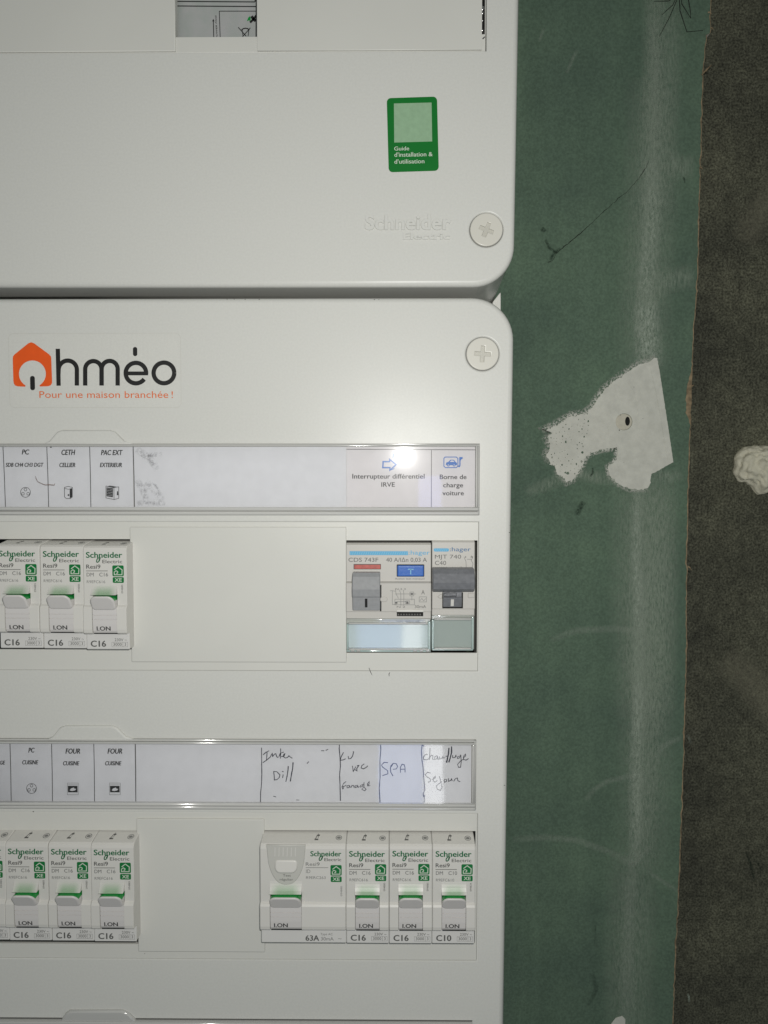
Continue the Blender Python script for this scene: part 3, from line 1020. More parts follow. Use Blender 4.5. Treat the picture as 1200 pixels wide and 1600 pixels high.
for v in bm.verts:
    a = math.atan2(v.co.y, v.co.x)
    h = math.hypot(v.co.x, v.co.y)
    r = rad(a)
    q = Vector((v.co.x, v.co.y, v.co.z))
    lump = 0.0
    nn = noise.voronoi(q * 2.6 + Vector((3, 1, 7)))[0]
    lump = 0.20 * (0.55 - nn[0]) + 0.07 * noise.noise(q * 7) + 0.05 * noise.noise(q * 17) + 0.035 * noise.noise(q * 34)
    k2 = 1 + lump * (1 if v.co.z > 0 else 0.2) * (0.45 + 0.55 * max(0, v.co.z))
    vmap.append((cx + math.cos(a) * h * r * k2, cz + math.sin(a) * h * r * k2, CONC_D + max(-2, v.co.z * 11 * (1 + 1.8 * lump))))
g = MB()
g.add(vmap, [tuple(v.index for v in f.verts) for f in bm.faces], 'foam', True)
bm.free()
fo = g.build('foam_blob', None, (cx, cz, CONC_D))
fo['label'] = 'lumpy cream blob of hardened expanding foam stuck on the dark concrete at right'
fo['category'] = 'foam'

# ================================================================== cabinets
LEFT = -330.0            # both cabinets run on past the left of the picture (mm)


def cabinet_shell(front, back):
    """Base box behind the cover; its corners tighten towards the wall."""
    g = MB()
    n = len(front)
    rings = []
    for k in range(5):
        t = k / 4
        rings.append([(a[0] + (b[0] - a[0]) * t, a[1] + (b[1] - a[1]) * t, -16.0 + (WALL_D + 16.0) * t) for a, b in zip(front, back)])
    for k in range(4):
        for i in range(n):
            g.add([rings[k + 1][i], rings[k + 1][(i + 1) % n], rings[k][(i + 1) % n], rings[k][i]], [(0, 1, 2, 3)], 'cover', True)
    g.add(list(reversed(rings[-1])), [tuple(range(n))], 'cover')
    return g


# ---------- upper cabinet
xr_t, _ = P(811, 30)
xr_b, _ = P(804.5, 395)
_, zb = P(500, 447.5)
zt = P(600, -260)[1]
R_c = 17.0
cbase_u = ((LEFT + xr_t) / 2, zb, WALL_D)
upper = thing('electrical_cabinet', 'upper white electrical cabinet with a green guide sticker and embossed maker name', 'cabinet', cbase_u, 'white electrical cabinets')
# outline with a slightly leaning right side, as hung
xrb = xr_b - 0.0
arc = []
for kk in range(13):
    a = math.radians(270 + 90 * kk / 12)
    arc.append((xrb - R_c + R_c * math.cos(a), zb + R_c + R_c * math.sin(a)))
xr_top = xr_t + (xr_t - xr_b) * (zt - P(600, 30)[1]) / (P(600, 30)[1] - (zb + R_c))
loop_u = [(LEFT, zb)] + arc + [(xr_top, zt), (LEFT, zt)]
R_e = 6.5                      # the base box behind the cover has tighter corners
arc_e = [(xrb - R_e + R_e * math.cos(math.radians(270 + 7.5 * kk)), zb + R_e + R_e * math.sin(math.radians(270 + 7.5 * kk))) for kk in range(13)]
loop_ue = [(LEFT, zb)] + arc_e + [(xr_top, zt), (LEFT, zt)]
scr_u = P(760, 359)
x760 = P(760, 60)[0]
z80 = P(300, 82)[1]
hole_mod = [(LEFT + 20, z80), (x760, z80), (x760, zt - 20), (LEFT + 20, zt - 20)]
g = MB()
g.prism(loop_u, -16, 0, 'cover', 2.2, 4, holes=[(hole_mod, 6, 0.35), (circle(scr_u[0], scr_u[1], 25.9 * mmpp(), 48), 1.6, 0.8)])
g.build('cover', upper, cbase_u)
cabinet_shell(inset(loop_u, 0.03), loop_ue).build('enclosure', upper, cbase_u)

# module plate of the upper row: bare strip behind the clip-in blanking plates
g = MB()
wx0, wx1 = P(273.5, 30)[0], P(401, 30)[0]
wz = P(300, 56.5)[1]
sx0, sx1 = P(753.5, 30)[0], P(759.2, 30)[0]
sz = P(755, 52)[1]
g.prism([(LEFT + 20.2, z80 + 0.25), (x760 - 0.25, z80 + 0.25), (x760 - 0.25, zt - 22), (LEFT + 20.2, zt - 22)], -14, -0.7, 'plate', 0.3, 2,
        holes=[([(wx0, wz), (wx1, wz), (wx1, zt - 30), (wx0, zt - 30)], 3, 0.0),
               ([(sx0, sz), (sx1, sz), (sx1, zt - 31.3), (sx0, zt - 31.3)], 1.2, 0.0)])
mp_ = g.build('module_plate', upper, cbase_u)
z57 = P(300, 80)[1]
for (a, b) in ((LEFT + 22, wx0 - 0.05), (wx1 + 0.15, sx0 - 0.1)):
    g = MB()
    g.prism([(a, z57), (b, z57), (b, zt - 28), (a, zt - 28)], -0.7, 0.15, 'plate', 0.25, 2)
    g.build('blanking_plate', upper, cbase_u)
g = MB()
c = px(5.4545, 680, 0, -0.6)
g.ribbon([c(404, 332), c(424, 312)], 0.45, -0.62, 'ink_dark')
g.build('pen_mark', upper, cbase_u)
g = MB()
g.rect(LEFT + 30, z80 + 1, x760 - 1, zt - 30, -48, 'dark')
g.build('inner_back', upper, cbase_u)


def screw(root, base, c, r_px, ang, arm, wid):
    """Quarter-turn cover screw: round head with a cross recess."""
    g = MB()
    r = r_px * mmpp()
    ca, sa = math.cos(ang), math.sin(ang)
    cross = [(wid, wid), (wid, arm), (-wid, arm), (-wid, wid), (-arm, wid), (-arm, -wid), (-wid, -wid), (-wid, -arm), (wid, -arm), (wid, -wid), (arm, -wid), (arm, wid)]
    cross = [(c[0] + x * ca - z * sa, c[1] + x * sa + z * ca) for x, z in cross]
    g.prism(circle(c[0], c[1], r, 48), -1.6, 0.35, 'screw', 0.35, 3, holes=[(cross, 1.1, 0.35)])
    ob = g.build('screw', root, base)
    g = MB()
    g.poly([(c[0] + math.cos(a) * arm * 1.3, c[1] + math.sin(a) * arm * 1.3) for a in [2 * math.pi * i / 20 for i in range(20)]], -0.72, 'recess_shade')
    g.build('cross_recess', ob, base)
    g = MB()
    g.ring(c[0], c[1], r + 0.02, r + 0.3, -0.9, 'ink_pale', 48)
    g.build('gap_ring', ob, base)


screw(upper, cbase_u, scr_u, 25, math.radians(-22), 3.0, 0.8)
# embossed maker's name
g = MB()
e = px(4, 540, 120)
T(g, e, 'Schneider', 120, 660, 955, 868, 0.0, 'cover', bold=0.0, extrude=0.7)
T(g, e, 'Electric', 358, 652, 1018, 978, 0.0, 'cover', bold=0.0, extrude=0.6)
g.build('embossed_lettering', upper, cbase_u)
# green guide sticker (its square code is left out)
cor = [e(266, 597), e(579, 587), e(572, 125), e(263, 134)]
ux = (Vector(cor[1]) - Vector(cor[0]))
uy = (Vector(cor[3]) - Vector(cor[0]))
ang = math.atan2(ux.y, ux.x)
ctr = (Vector(cor[0]) + Vector(cor[1]) + Vector(cor[2]) + Vector(cor[3])) / 4
w_, h_ = ux.length, uy.length
lp = [(ctr.x + x * math.cos(ang) - z * math.sin(ang), ctr.y + x * math.sin(ang) + z * math.cos(ang)) for x, z in rrect(-w_ / 2, -h_ / 2, w_ / 2, h_ / 2, 1.7)]
g = MB()
g.prism(lp, 0.0, 0.12, 'sticker_green')
stk = g.build('guide_sticker', upper, cbase_u)
g = MB()
T(g, e, 'Guide', 304, 397, 462, 438, 0.17, 'badge_line', v1=460, bold=0.014)
T(g, e, "d'installation &", 305, 543, 501, 475, 0.17, 'badge_line', v1=497, bold=0.014)
T(g, e, "d'utilisation", 305, 492, 544, 518, 0.17, 'badge_line', v1=541, bold=0.014)
g.build('lettering', stk, cbase_u)
g = MB()
q0, q1, q2, q3 = e(304, 412), e(541, 405), e(537, 162), e(302, 168)
g.poly([q0, q1, q2, q3], 0.16, 'sticker_pale')
g.build('pale_panel', stk, cbase_u)
# white joining clip between the two cabinets
g = MB()
cl = px(6.667, 680, 420, -40)
a0, a1 = cl(622, 560), cl(683, 240)
g.prism([cl(590, 430), cl(683, 430), cl(683, 246), cl(672, 252), cl(626, 312), cl(600, 345)], -60, -40, 'white_nylon', 0.3, 2, back=True)
g.build('joining_clip', upper, cbase_u)

# ---------- things seen inside the upper cabinet
cd = px(6.667, 240, 0, -7.0)
mbx = (P(330, 0, -7)[0], P(330, 64, -7)[1], -40)
mod = thing('control_module', 'grey module with a printed wiring card, seen through the opening at the top', 'module', mbx)
g = MB()
a, b = P(262, 70, -7), P(420, -80, -7)
g.prism(rrect(a[0], a[1], b[0], b[1]), -45, -7.1, 'card', 0.3, 2, back=True)
g.build('body', mod, mbx)
g = MB()
dd = -7.0
for (u0, v0, u1, v1, w) in ((225, 14, 1055, 20, 0.42), (1057, -60, 1057, 20, 0.42), (235, 62, 1070, 68, 0.42), (1068, -60, 1066, 400, 0.35), (683, 116, 1068, 116, 0.3), (684, 116, 694, 400, 0.3), (627, 400, 622, 215, 0.34)):
    g.ribbon([cd(u0, v0), cd(u1, v1)], w, dd, 'ink_black')
g.poly([cd(610, 222), cd(634, 222), cd(622, 196)], dd, 'ink_black')
g.txt('POWER PASS', cd(668, 400), cd(655, 158), 0.6, dd, 'ink_black', bold=0.02, shear=0.2)
g.build('lettering', mod, mbx)
g = MB()
g.poly([cd(972, 222), cd(985, 185), cd(1003, 168), cd(1012, 190), cd(1008, 218), cd(990, 212)], dd, M['green'])
g.ribbon([cd(1005, 235), cd(1045, 195), cd(1070, 160)], 0.9, dd, 'ink_black')
g.ribbon([cd(1020, 168), cd(1040, 200), cd(1064, 218)], 1.2, dd, 'ink_black')
# struck-out bin
g.ribbon([cd(882, 285), cd(965, 378)], 0.34, dd + 0.02, 'ink_black')
g.ribbon([cd(1008, 290), cd(925, 385)], 0.34, dd + 0.02, 'ink_black')
g.ribbon([cd(922, 310), cd(932, 378)], 0.3, dd, 'ink_black')
g.ribbon([cd(992, 310), cd(984, 378)], 0.3, dd, 'ink_black')
g.ribbon([cd(916, 312), cd(935, 298), cd(957, 294), cd(980, 298), cd(998, 312)], 0.45, dd, 'ink_black')
g.build('symbol', mod, mbx)
tb = (P(757, 0, -20)[0], P(757, 60, -20)[1], -40)
trm = thing('terminal_block', 'dark terminal block with shiny screws in the narrow upright slot of the upper cabinet', 'terminal block', tb)
g = MB()
a, b = P(742, 80, -20), P(764, -60, -20)
g.box(a[0] - 3, a[1], -45, b[0] + 3, b[1], -4.5, 'dark', 0.3)
g.build('body', trm, tb)
for (v, r) in ((62, 2.2), (104, 1.5), (250, 1.2), (170, 1.0)):
    c = px(5.4545, 680, 0, -3)(405, v)
    g = MB()
    g.prism(circle(c[0], c[1], r * 0.42, 16), -6, -3.2, 'metal', 0.3, 3)
    g.build('screw', trm, tb)

# ---------- lower cabinet
_, zt2 = P(500, 464.5)
xa, za_ = P(803, 540)
xb, zb_ = P(787.5, 1600)
sl = (xa - xb) / (za_ - zb_)
zbot = P(600, 2080)[1]
R2 = 17.5
ztc = zt2 - R2
xt = xa + sl * (ztc - za_)
arc = []
for kk in range(13):
    a = math.radians(0 + 90 * kk / 12)
    arc.append((xt - R2 + R2 * math.cos(a), zt2 - R2 + R2 * math.sin(a)))
loop_l = [(LEFT, zbot), (xa + sl * (zbot - za_), zbot)] + arc + [(LEFT, zt2)]
cbase_l = ((LEFT + xa) / 2, zbot, WALL_D)
lower = thing('electrical_cabinet', 'lower white electrical cabinet with orange house logo sticker and two rows of breakers', 'cabinet', cbase_l, 'white electrical cabinets')
scr_l = P(754, 553)


def module_opening(y_top, y_bot, x_right):
    a, b = P(-100, y_bot), P(x_right, y_top)
    return [(LEFT + 20, a[1]), (b[0], a[1]), (b[0], b[1]), (LEFT + 20, b[1])]


op1 = module_opening(815.5, 1047, 748)
op2 = module_opening(1271.5, 1497, 746)
g = MB()
g.prism(loop_l, -16, 0, 'cover', 2.2, 4, holes=[(op1, 6, 0.5), (op2, 6, 0.5), (circle(scr_l[0], scr_l[1], 25.9 * mmpp(), 48), 1.6, 0.8)])
g.build('cover', lower, cbase_l)
cabinet_shell(inset(loop_l, 0.03), inset(loop_l, 0.5)).build('enclosure', lower, cbase_l)
screw(lower, cbase_l, scr_l, 25, math.radians(-4), 3.3, 0.75)


def module_row(op, holes_px, band_bot_px):
    """Plate with the openings for the devices; header and sill lean slightly inwards."""
    lp = inset(op, 0.04)
    hl = []
    for (u0, v0, u1, v1) in holes_px:
        a, b = P(u0, v1, -0.5), P(u1, v0, -0.5)
        x0 = max(a[0], LEFT + 25)
        hl.append(([(x0, a[1]), (b[0], a[1]), (b[0], b[1]), (x0, b[1])], 1.2, 0.1))
    g = MB()
    g.prism(lp, -14, -0.5, 'plate', 0.2, 2, holes=hl)
    ob = g.build('module_plate', lower, cbase_l)
    g = MB()
    g.rect(op[0][0] + 2, op[0][1] + 2, op[2][0] - 2, op[2][1] - 2, -46, 'dark')
    g.build('inner_back', ob, cbase_l)
    # din rail behind the devices
    g = MB()
    zc = (op[0][1] + op[2][1]) / 2
    g.box(op[0][0] + 2, zc - 17.5, -46, op[1][0] - 2, zc + 17.5, -44, 'metal', 0.2)
    g.build('din_rail', ob, cbase_l)


module_row(op1, [(-700, 842.5, 208, 1013), (541, 844.5, 746.0, 1020)], 1036)
module_row(op2, [(-700, 1298, 217, 1470), (412, 1298.7, 743.0, 1472)], 1487)


def blank(u0, v0, u1, v1):
    a, b = P(u0, v1, 0.5), P(u1, v0, 0.5)
    g = MB()
    g.prism(rrect(a[0], a[1], b[0], b[1], 0.4, 3), -10, 0.5, 'plate', 0.35, 3)
    g.build('blanking_plate', lower, cbase_l)


blank(205.5, 823.5, 541, 1034.5)
blank(216, 1280.5, 412.5, 1487)
# finger tabs above the label holders
for (u0, u1, vt, vb, m) in ((82, 203, 672, 694, 'cover'), (87, 206, 1133, 1155, 'cover')):
    g = MB()
    w = u1 - u0
    tz = [P(u0 - 14, vb), P(u1 + 6, vb), P(u1 - 8, vb - 5), P(u1 - 22, vt + 3), P(u1 - 30, vt), P(u0 + 16, vt), P(u0 + 8, vt + 3), P(u0 - 4, vb - 5)]
    g.prism(tz, 0.0, 1.1, m, 0.8, 3)
    g.build('finger_tab', lower, cbase_l)
# pen ticks and specks on the cover
c4 = px(4, 520, 810)
for pts_, w_ in (([(226, 933), (235, 958), (246, 981)], 0.28), ([(357, 962), (351, 972), (352, 986)], 0.32)):
    g = MB()
    g.ribbon([c4(*p) for p in pts_], w_, 0.05, 'ink_dark', taper=True)
    g.build('pen_tick', lower, cbase_l)
for (x, y, r) in ((585, 468, 0.9), (592, 468.2, 0.7), (226, 1490, 0.7), (355, 467.5, 0.8), (366, 467.5, 0.7), (383, 467.8, 0.7), (405, 467.8, 0.9), (796, 832, 0.8), (797, 821, 0.6), (788, 1227, 1.0), (52, 1268, 1.2)):
    g = MB()
    p = P(x, y)
    g.poly([(p[0] + 0.27 * r * math.cos(a) * random.uniform(0.6, 1.4), p[1] + 0.16 * r * math.sin(a)) for a in (0, 1, 2, 3, 4, 5, 5.8)], 0.05, 'dirt')
    g.build('dirt_speck', lower, cbase_l)

# orange house logo sticker
e = px(4, 0, 510)
g = MB()
a, b = e(62, 508), e(1128, 42)
lp = rrect(a[0], a[1], b[0], b[1], 2.2)
g.prism(lp, 0.0, 0.05, 'sticker_clear')
lg = g.build('logo_sticker', lower, cbase_l)
g = MB()
g.ribbon(lp, 0.14, 0.06, 'sticker_edge', closed=True)
g.build('sticker_border', lg, cbase_l)
g = MB()
d1 = 0.09
outl = [(250, 376), (302, 374), (318, 368), (326, 354), (326, 335), (321, 200), (318, 186), (308, 175), (214, 106), (195, 99), (176, 107), (92, 175), (82, 187), (80, 202), (84, 340), (87, 358), (96, 370), (112, 375), (158, 377), (150, 369)]
cxx, czz, rr = 203, 297, 84
a_s = math.degrees(math.atan2(372 - czz, 158 - cxx))   # image angle at the left end of the gap
a_e = math.degrees(math.atan2(372 - czz, 250 - cxx))
arcp = []
for kk in range(29):
    aa = math.radians(a_s + (a_e + 360 - a_s) * kk / 28)
    arcp.append((cxx + rr * math.cos(aa), czz + rr * math.sin(aa)))
house = outl[:-1] + arcp
g.poly(list(reversed([e(*p) for p in house])) if False else [e(*p) for p in house][::-1], d1, 'orange')
T(g, e, 'Pour une maison branchée', 247, 1052, 447, 405, d1, 'orange_thin', bold=0.0)
T(g, e, '!', 1073, 1081, 447, 405, d1, 'orange_thin')
lw = 27 / 4 * mmpp()


def stroke(pts, w=lw, mat='ink_black'):
    g.ribbon([e(*p) for p in pts], w, d1 + 0.01, mat)


def arcpts(cx_, cy_, r, a0, a1, n=20):
    return [(cx_ + r * math.cos(math.radians(a0 + (a1 - a0) * i / n)), cy_ + r * math.sin(math.radians(a0 + (a1 - a0) * i / n))) for i in range(n + 1)]


def pill(x0, y0, x1, y1):
    g.poly(pbox(e, x0, y0, x1, y1, (x1 - x0) / 8 * mmpp() * 0.98), d1 + 0.015, 'ink_black')


pill(190, 310, 218, 399)
stroke([(362, 140), (367, 371)])
d1 += 0.005
stroke([(366, 300)] + arcpts(424, 271, 57, 180, 360) + [(481, 370)])
stroke([(533, 370)] + arcpts(584, 268, 51, 180, 360) + [(635, 370)])
d1 += 0.005
stroke([(636, 370)] + arcpts(686, 266, 50, 180, 360) + [(736, 370)])
stroke(arcpts(850, 292, 64, 6, 6 - 330, 40))
d1 += 0.005
stroke([(786, 294), (926, 294)], lw * 0.88)
pill(832, 129, 858, 186)
stroke(arcpts(1025, 291, 64.5, 0, 360, 44))
g.build('lettering', lg, cbase_l)

# ================================================================== label holders
def label_holder(y_top, y_in_top, y_in_bot, y_bot, x_right, x_in, label, papers):
    base = (P(300, y_bot)[0], P(300, y_bot)[1], 0.0)
    root = thing('label_holder', label, 'label holder', base, 'clear label holders on the lower cabinet')
    zt_, zit, zib, zb2 = P(400, y_top)[1], P(400, y_in_top)[1], P(400, y_in_bot)[1], P(400, y_bot)[1]
    xr, xi = P(x_right, (y_top + y_bot) / 2)[0], P(x_in, (y_top + y_bot) / 2)[0]
    g = MB()
    g.rect(LEFT + 40, zb2 + 0.3, xr - 0.3, zt_ - 0.3, 0.12, 'recess')
    g.build('backing', root, base)
    # cover sheet
    g = MB()
    g.rect(LEFT + 40, zib, xi, zit, 2.0, 'clear')
    cs = g.build('clear_cover', root, base)
    g = MB()
    x0 = LEFT + 40
    # bevelled rim: top ribs, thick lower lip and right end
    def rib(xa, za, xb_, zb3, d0, dt, m='clear_rib', r=0.3):
        g.prism(rrect(xa, za, xb_, zb3), d0, dt, m, r, 2)
    rib(x0, zit, xr, zit + (zt_ - zit) * 0.50, 0.2, 2.3)
    rib(x0, zit + (zt_ - zit) * 0.58, xr, zt_, 0.2, 1.3)
    rib(x0, zib - (zib - zb2) * 0.48, xr - 0.2, zib, 0.2, 2.4, 'clear_rib', 0.7)
    rib(x0, zb2, xr, zib - (zib - zb2) * 0.56, 0.2, 1.5, 'clear_rib', 0.5)
    rib(xi, zib, xi + (xr - xi) * 0.45, zit, 0.2, 2.3)
    rib(xi + (xr - xi) * 0.55, zb2, xr + 0.02, zt_, 0.2, 1.5, 'clear_rib', 0.4)
    g.build('clear_rim', root, base)
    g = MB()  # flat dark strips painted where shade lies between the rim ribs
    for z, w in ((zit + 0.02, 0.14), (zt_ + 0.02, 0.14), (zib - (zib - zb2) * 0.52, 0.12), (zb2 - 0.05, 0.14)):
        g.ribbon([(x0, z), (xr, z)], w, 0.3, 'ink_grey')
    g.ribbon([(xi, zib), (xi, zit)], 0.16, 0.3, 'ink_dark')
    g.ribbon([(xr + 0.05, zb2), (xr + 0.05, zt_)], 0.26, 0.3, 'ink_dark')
    g.build('painted_groove_shade', root, base)
    obs = []
    for (u0, u1, m, lab) in papers:
        g = MB()
        xa_, xb_ = (LEFT + 42 if u0 is None else P(u0, y_in_top)[0]), P(u1, y_in_top)[0]
        g.prism([(xa_, zib - 0.6), (xb_, zib - 0.6), (xb_, zit - 0.1), (xa_, zit - 0.1)], 0.3, 0.55, m)
        p = g.build('paper_strip', root, base)
        if lab:
            p['label'] = lab
        obs.append(p)
    return root, obs, base


HD = 0.62        # print lies on the paper
IT = dict(shear=0.22)
root1, pp1, b1 = label_holder(693.5, 698, 792, 804.5, 748.5, 742.5, 'clear label holder with blue car charging icons, above the top breaker row',
                              [(None, 208, 'paper', 'strip with printed socket, boiler and heat pump labels'), (209, 541, 'paper', 'blank strip with glue residue'), (541.3, 742, 'paper_new', 'newer label for the car charging point')])
e = px(4, 0, 510, HD)
g = MB()
LW = 0.26


def line(g, f, pts, w=LW, m='ink_dark', d=HD, closed=False, taper=False):
    g.ribbon([f(*p) for p in pts], w, d, m, closed=closed, taper=taper)


def pcircle(g, f, u, v, r, w=LW * 0.8, m='ink_dark', sq=1.0):
    line(g, f, [(u + r * math.cos(a), v + r * sq * math.sin(a)) for a in [2 * math.pi * i / 24 for i in range(24)]], w, m, closed=True)


def socket_icon(g, f, u, v):
    pcircle(g, f, u, v, 31)
    for (a, b) in ((0, -17), (-16, 9), (17, 9)):
        pcircle(g, f, u + a, v + b, 8.5)


for (a, b) in ((18, 34), (292, 304), (560, 568), (832, 841)):
    line(g, e, [(a, 742), ((a + b) / 2 + 1, 930), (b, 1128)], 0.3)
T(g, e, 'PC', 137, 183, 800, 770, HD, 'ink_black', bold=0.028, **IT)
T(g, e, 'SDB CH4 CH3 DGT', 36, 272, 877, 853, HD, 'ink_black', bold=0.028, **IT)
socket_icon(g, e, 159, 1037)
T(g, e, 'CETH', 385, 470, 803, 771, HD, 'ink_black', bold=0.028, **IT)
T(g, e, 'CELLIER', 372, 470, 879, 853, HD, 'ink_black', bold=0.028, **IT)
T(g, e, 'PAC EXT', 632, 766, 804, 773, HD, 'ink_black', bold=0.028, **IT)
T(g, e, 'EXTERIEUR', 625, 761, 879, 853, HD, 'ink_black', bold=0.028, **IT)
# boiler icon
line(g, e, [(403, 1006), (427, 1000), (452, 1006), (452, 1066), (440, 1076), (415, 1076), (403, 1066)], 0.22, closed=True)
line(g, e, [(403, 1012), (427, 1018), (452, 1012)], 0.2)
g.poly([e(436, 1074), e(450, 1066), e(450, 1014), e(436, 1018)], HD, 'ink_black')
g.poly([e(428 + 6 * math.cos(-a), 1054 + 6 * math.sin(-a)) for a in (0, 1, 2, 3, 4, 5)], HD, 'ink_black')
# heat pump icon
g.poly([e(666, 1062), e(706, 1068), e(706, 1012), e(666, 1006)], HD, 'ink_black')
for j in range(5):
    line(g, e, [(668, 1014 + 10 * j), (704, 1019 + 10 * j)], 0.1, 'paper', HD + 0.02)
line(g, e, [(662, 1072), (714, 1082), (742, 1074), (742, 1003), (708, 1006), (662, 998)], 0.22, closed=True)
line(g, e, [(713, 1082), (712, 1008)], 0.2)
g.poly([e(664, 1000), e(708, 1010), e(740, 1004), e(688, 995)], HD + 0.01, 'ink_dark')
g.poly([e(730, 1056), e(740, 1054), e(738, 1030), e(732, 1030)], HD + 0.01, 'ink_black')
prect(g, e, 312, 744, 323, 758, HD + 0.02, 'ink_black')
g.build('lettering', pp1[0], b1)
g = MB()
f3 = px(3, 0, 670, HD)
for (a, b, c, dd_, w) in ((640, 95, 740, 190, 20), (660, 130, 760, 120, 14), (640, 240, 690, 350, 20), (680, 250, 760, 340, 22), (700, 245, 745, 300, 8), (640, 350, 775, 350, 16)):
    g.ribbon([f3(a, b), f3((a + c) / 2 + 8, (b + dd_) / 2 - 5), f3(c, dd_)], w / 3 * 0.27 * 2, HD + 0.02, 'glue', uv=True)
g.build('glue_residue', pp1[1], b1)
e = px(3.75, 500, 680, HD)
g = MB()
T(g, e, 'Interrupteur différentiel', 190, 612, 254, 227, HD, 'ink_black', bold=0.016)
T(g, e, 'IRVE', 360, 438, 302, 276, HD, 'ink_black', bold=0.016)
T(g, e, 'Borne de', 702, 858, 257, 231, HD, 'ink_black', bold=0.016)
T(g, e, 'charge', 722, 838, 305, 279, HD, 'ink_black', bold=0.016)
T(g, e, 'voiture', 718, 842, 352, 326, HD, 'ink_black', bold=0.016)
line(g, e, [(653, 88), (652, 430)], 0.24, 'ink_dark')
line(g, e, [(155, 82), (910, 86)], 0.26, 'ink_dark')
g.build('lettering', pp1[2], b1)
g = MB()
bl = 'ink_blue'
line(g, e, [(370, 155), (408, 155), (408, 142), (446, 172), (410, 205), (410, 190), (368, 190)], 0.62, bl, closed=True)
line(g, e, [(428, 132), (430, 118), (436, 105)], 0.5, bl)
g.poly([e(408, 208), e(438, 190), e(448, 165), e(432, 200)], HD, bl)
line(g, e, [(733, 128), (798, 128), (808, 136), (808, 182), (798, 190), (735, 190), (726, 182), (726, 136)], 0.36, bl, closed=True)
g.poly([e(p, q) for p, q in reversed([(737, 175), (740, 160), (752, 156), (764, 144), (784, 144), (796, 158), (803, 164), (802, 176)])], HD + 0.01, bl)
for u in (752, 786):
    g.poly([e(u + 8.5 * math.cos(-a * 0.628), 175 + 8.5 * math.sin(-a * 0.628)) for a in range(10)], HD + 0.02, bl)
    g.poly([e(u + 3.5 * math.cos(-a * 0.628), 175 + 3.5 * math.sin(-a * 0.628)) for a in range(10)], HD + 0.03, 'paper_new')
g.poly([e(p, q) for p, q in reversed([(760, 156), (768, 148), (781, 148), (788, 157)])], HD + 0.02, 'paper_new')
line(g, e, [(808, 180), (816, 184), (820, 176), (820, 128)], 0.5, bl)
g.poly([e(p, q) for p, q in reversed([(816, 128), (836, 128), (836, 138), (828, 142), (824, 150), (816, 150)])], HD + 0.01, bl)
g.build('symbol', pp1[2], b1)

root2, pp2, b2 = label_holder(1154.5, 1160.5, 1252, 1263, 743, 737, 'clear label holder with oven icons and handwritten names, above the bottom breaker row',
                              [(None, 211, 'paper', 'strip with printed kitchen labels'), (211.6, 736, 'paper', 'blank strip with handwritten names')])
e = px(4, 0, 1130, HD)
g = MB()
for (a, b) in ((62, 70), (322, 328), (586, 591), (846, 849)):
    line(g, e, [(a, 120), ((a + b) / 2 + 1, 300), (b, 500)], 0.3)
T(g, e, 'GE', 0, 32, 258, 235, HD, 'ink_black', bold=0.028, **IT)
T(g, e, 'PC', 178, 216, 183, 154, HD, 'ink_black', bold=0.028, **IT)
T(g, e, 'CUISINE', 140, 239, 257, 232, HD, 'ink_black', bold=0.028, **IT)
socket_icon(g, e, 197, 408)
for (u, v) in ((410, 0), (673, 0)):
    T(g, e, 'FOUR', u, u + 90, 190, 159, HD, 'ink_black', bold=0.028, **IT)
    T(g, e, 'CUISINE', u - 15, u + 86, 263, 238, HD, 'ink_black', bold=0.028, **IT)
    x0 = u + 11
    line(g, e, [(x0, 374), (x0 + 68, 374), (x0 + 68, 447), (x0, 447)], 0.16, 'ink_pale', closed=True)
    prect(g, e, x0 + 4, 392, x0 + 63, 432, HD, 'ink_black')
    g.poly([e(p, q) for p, q in reversed([(x0 + 14, 420), (x0 + 22, 408), (x0 + 40, 402), (x0 + 46, 410), (x0 + 56, 410), (x0 + 48, 420), (x0 + 30, 424)])], HD + 0.02, 'paper')
    line(g, e, [(x0 + 4, 384), (x0 + 64, 384)], 0.12, 'ink_pale')
g.build('lettering', pp2[0], b2)

# handwriting on the blank strip
g = MB()
W1 = 0.40


def hand(f, strokes, w=W1, m='pen'):
    for st in strokes:
        if len(st) > 2:                                   # round the corners a little
            sm_ = [st[0]]
            for i in range(1, len(st) - 1):
                p0, p1, p2 = st[i - 1], st[i], st[i + 1]
                sm_ += [(p1[0] * 0.75 + p0[0] * 0.25, p1[1] * 0.75 + p0[1] * 0.25), p1, (p1[0] * 0.75 + p2[0] * 0.25, p1[1] * 0.75 + p2[1] * 0.25)]
            sm_.append(st[-1])
            st = sm_
        ww = [w * (0.85 + 0.35 * noise.noise((p[0] * 0.03, p[1] * 0.03, 2.2))) for p in st]
        g.ribbon([f(*p) for p in st], ww, HD, m)


h1 = px(9.23, 400, 1150, HD)
hand(h1, [[(80, 168), (82, 400), (84, 560), (80, 680), (66, 830), (64, 990)]], 0.4)
hand(h1, [[(102, 272), (145, 235), (190, 212)], [(160, 230), (156, 290), (150, 355)], [(98, 385), (150, 350), (205, 305)],
          [(205, 305), (225, 265), (235, 250), (238, 300)], [(238, 300), (265, 262), (285, 255), (300, 300), (322, 312)], [(355, 180), (356, 250), (352, 325)],
          [(330, 300), (350, 250), (400, 232)], [(365, 300), (405, 285), (418, 255), (402, 262), (398, 300), (425, 318), (455, 310)], [(455, 310), (475, 285), (490, 300), (525, 322)]])
hand(h1, [[(255, 515), (262, 570), (265, 635)], [(250, 512), (300, 515), (345, 560), (335, 600), (300, 630), (258, 635)], [(392, 555), (384, 605)], [(375, 510), (398, 515)]])
hand(h1, [[(465, 435), (462, 490), (448, 580), (430, 660)], [(535, 380), (528, 470), (510, 560), (495, 655)]], 0.5)
hand(h1, [[(735, 398), (762, 368)], [(940, 212), (985, 213)], [(1005, 210), (1040, 190)]], 0.4)
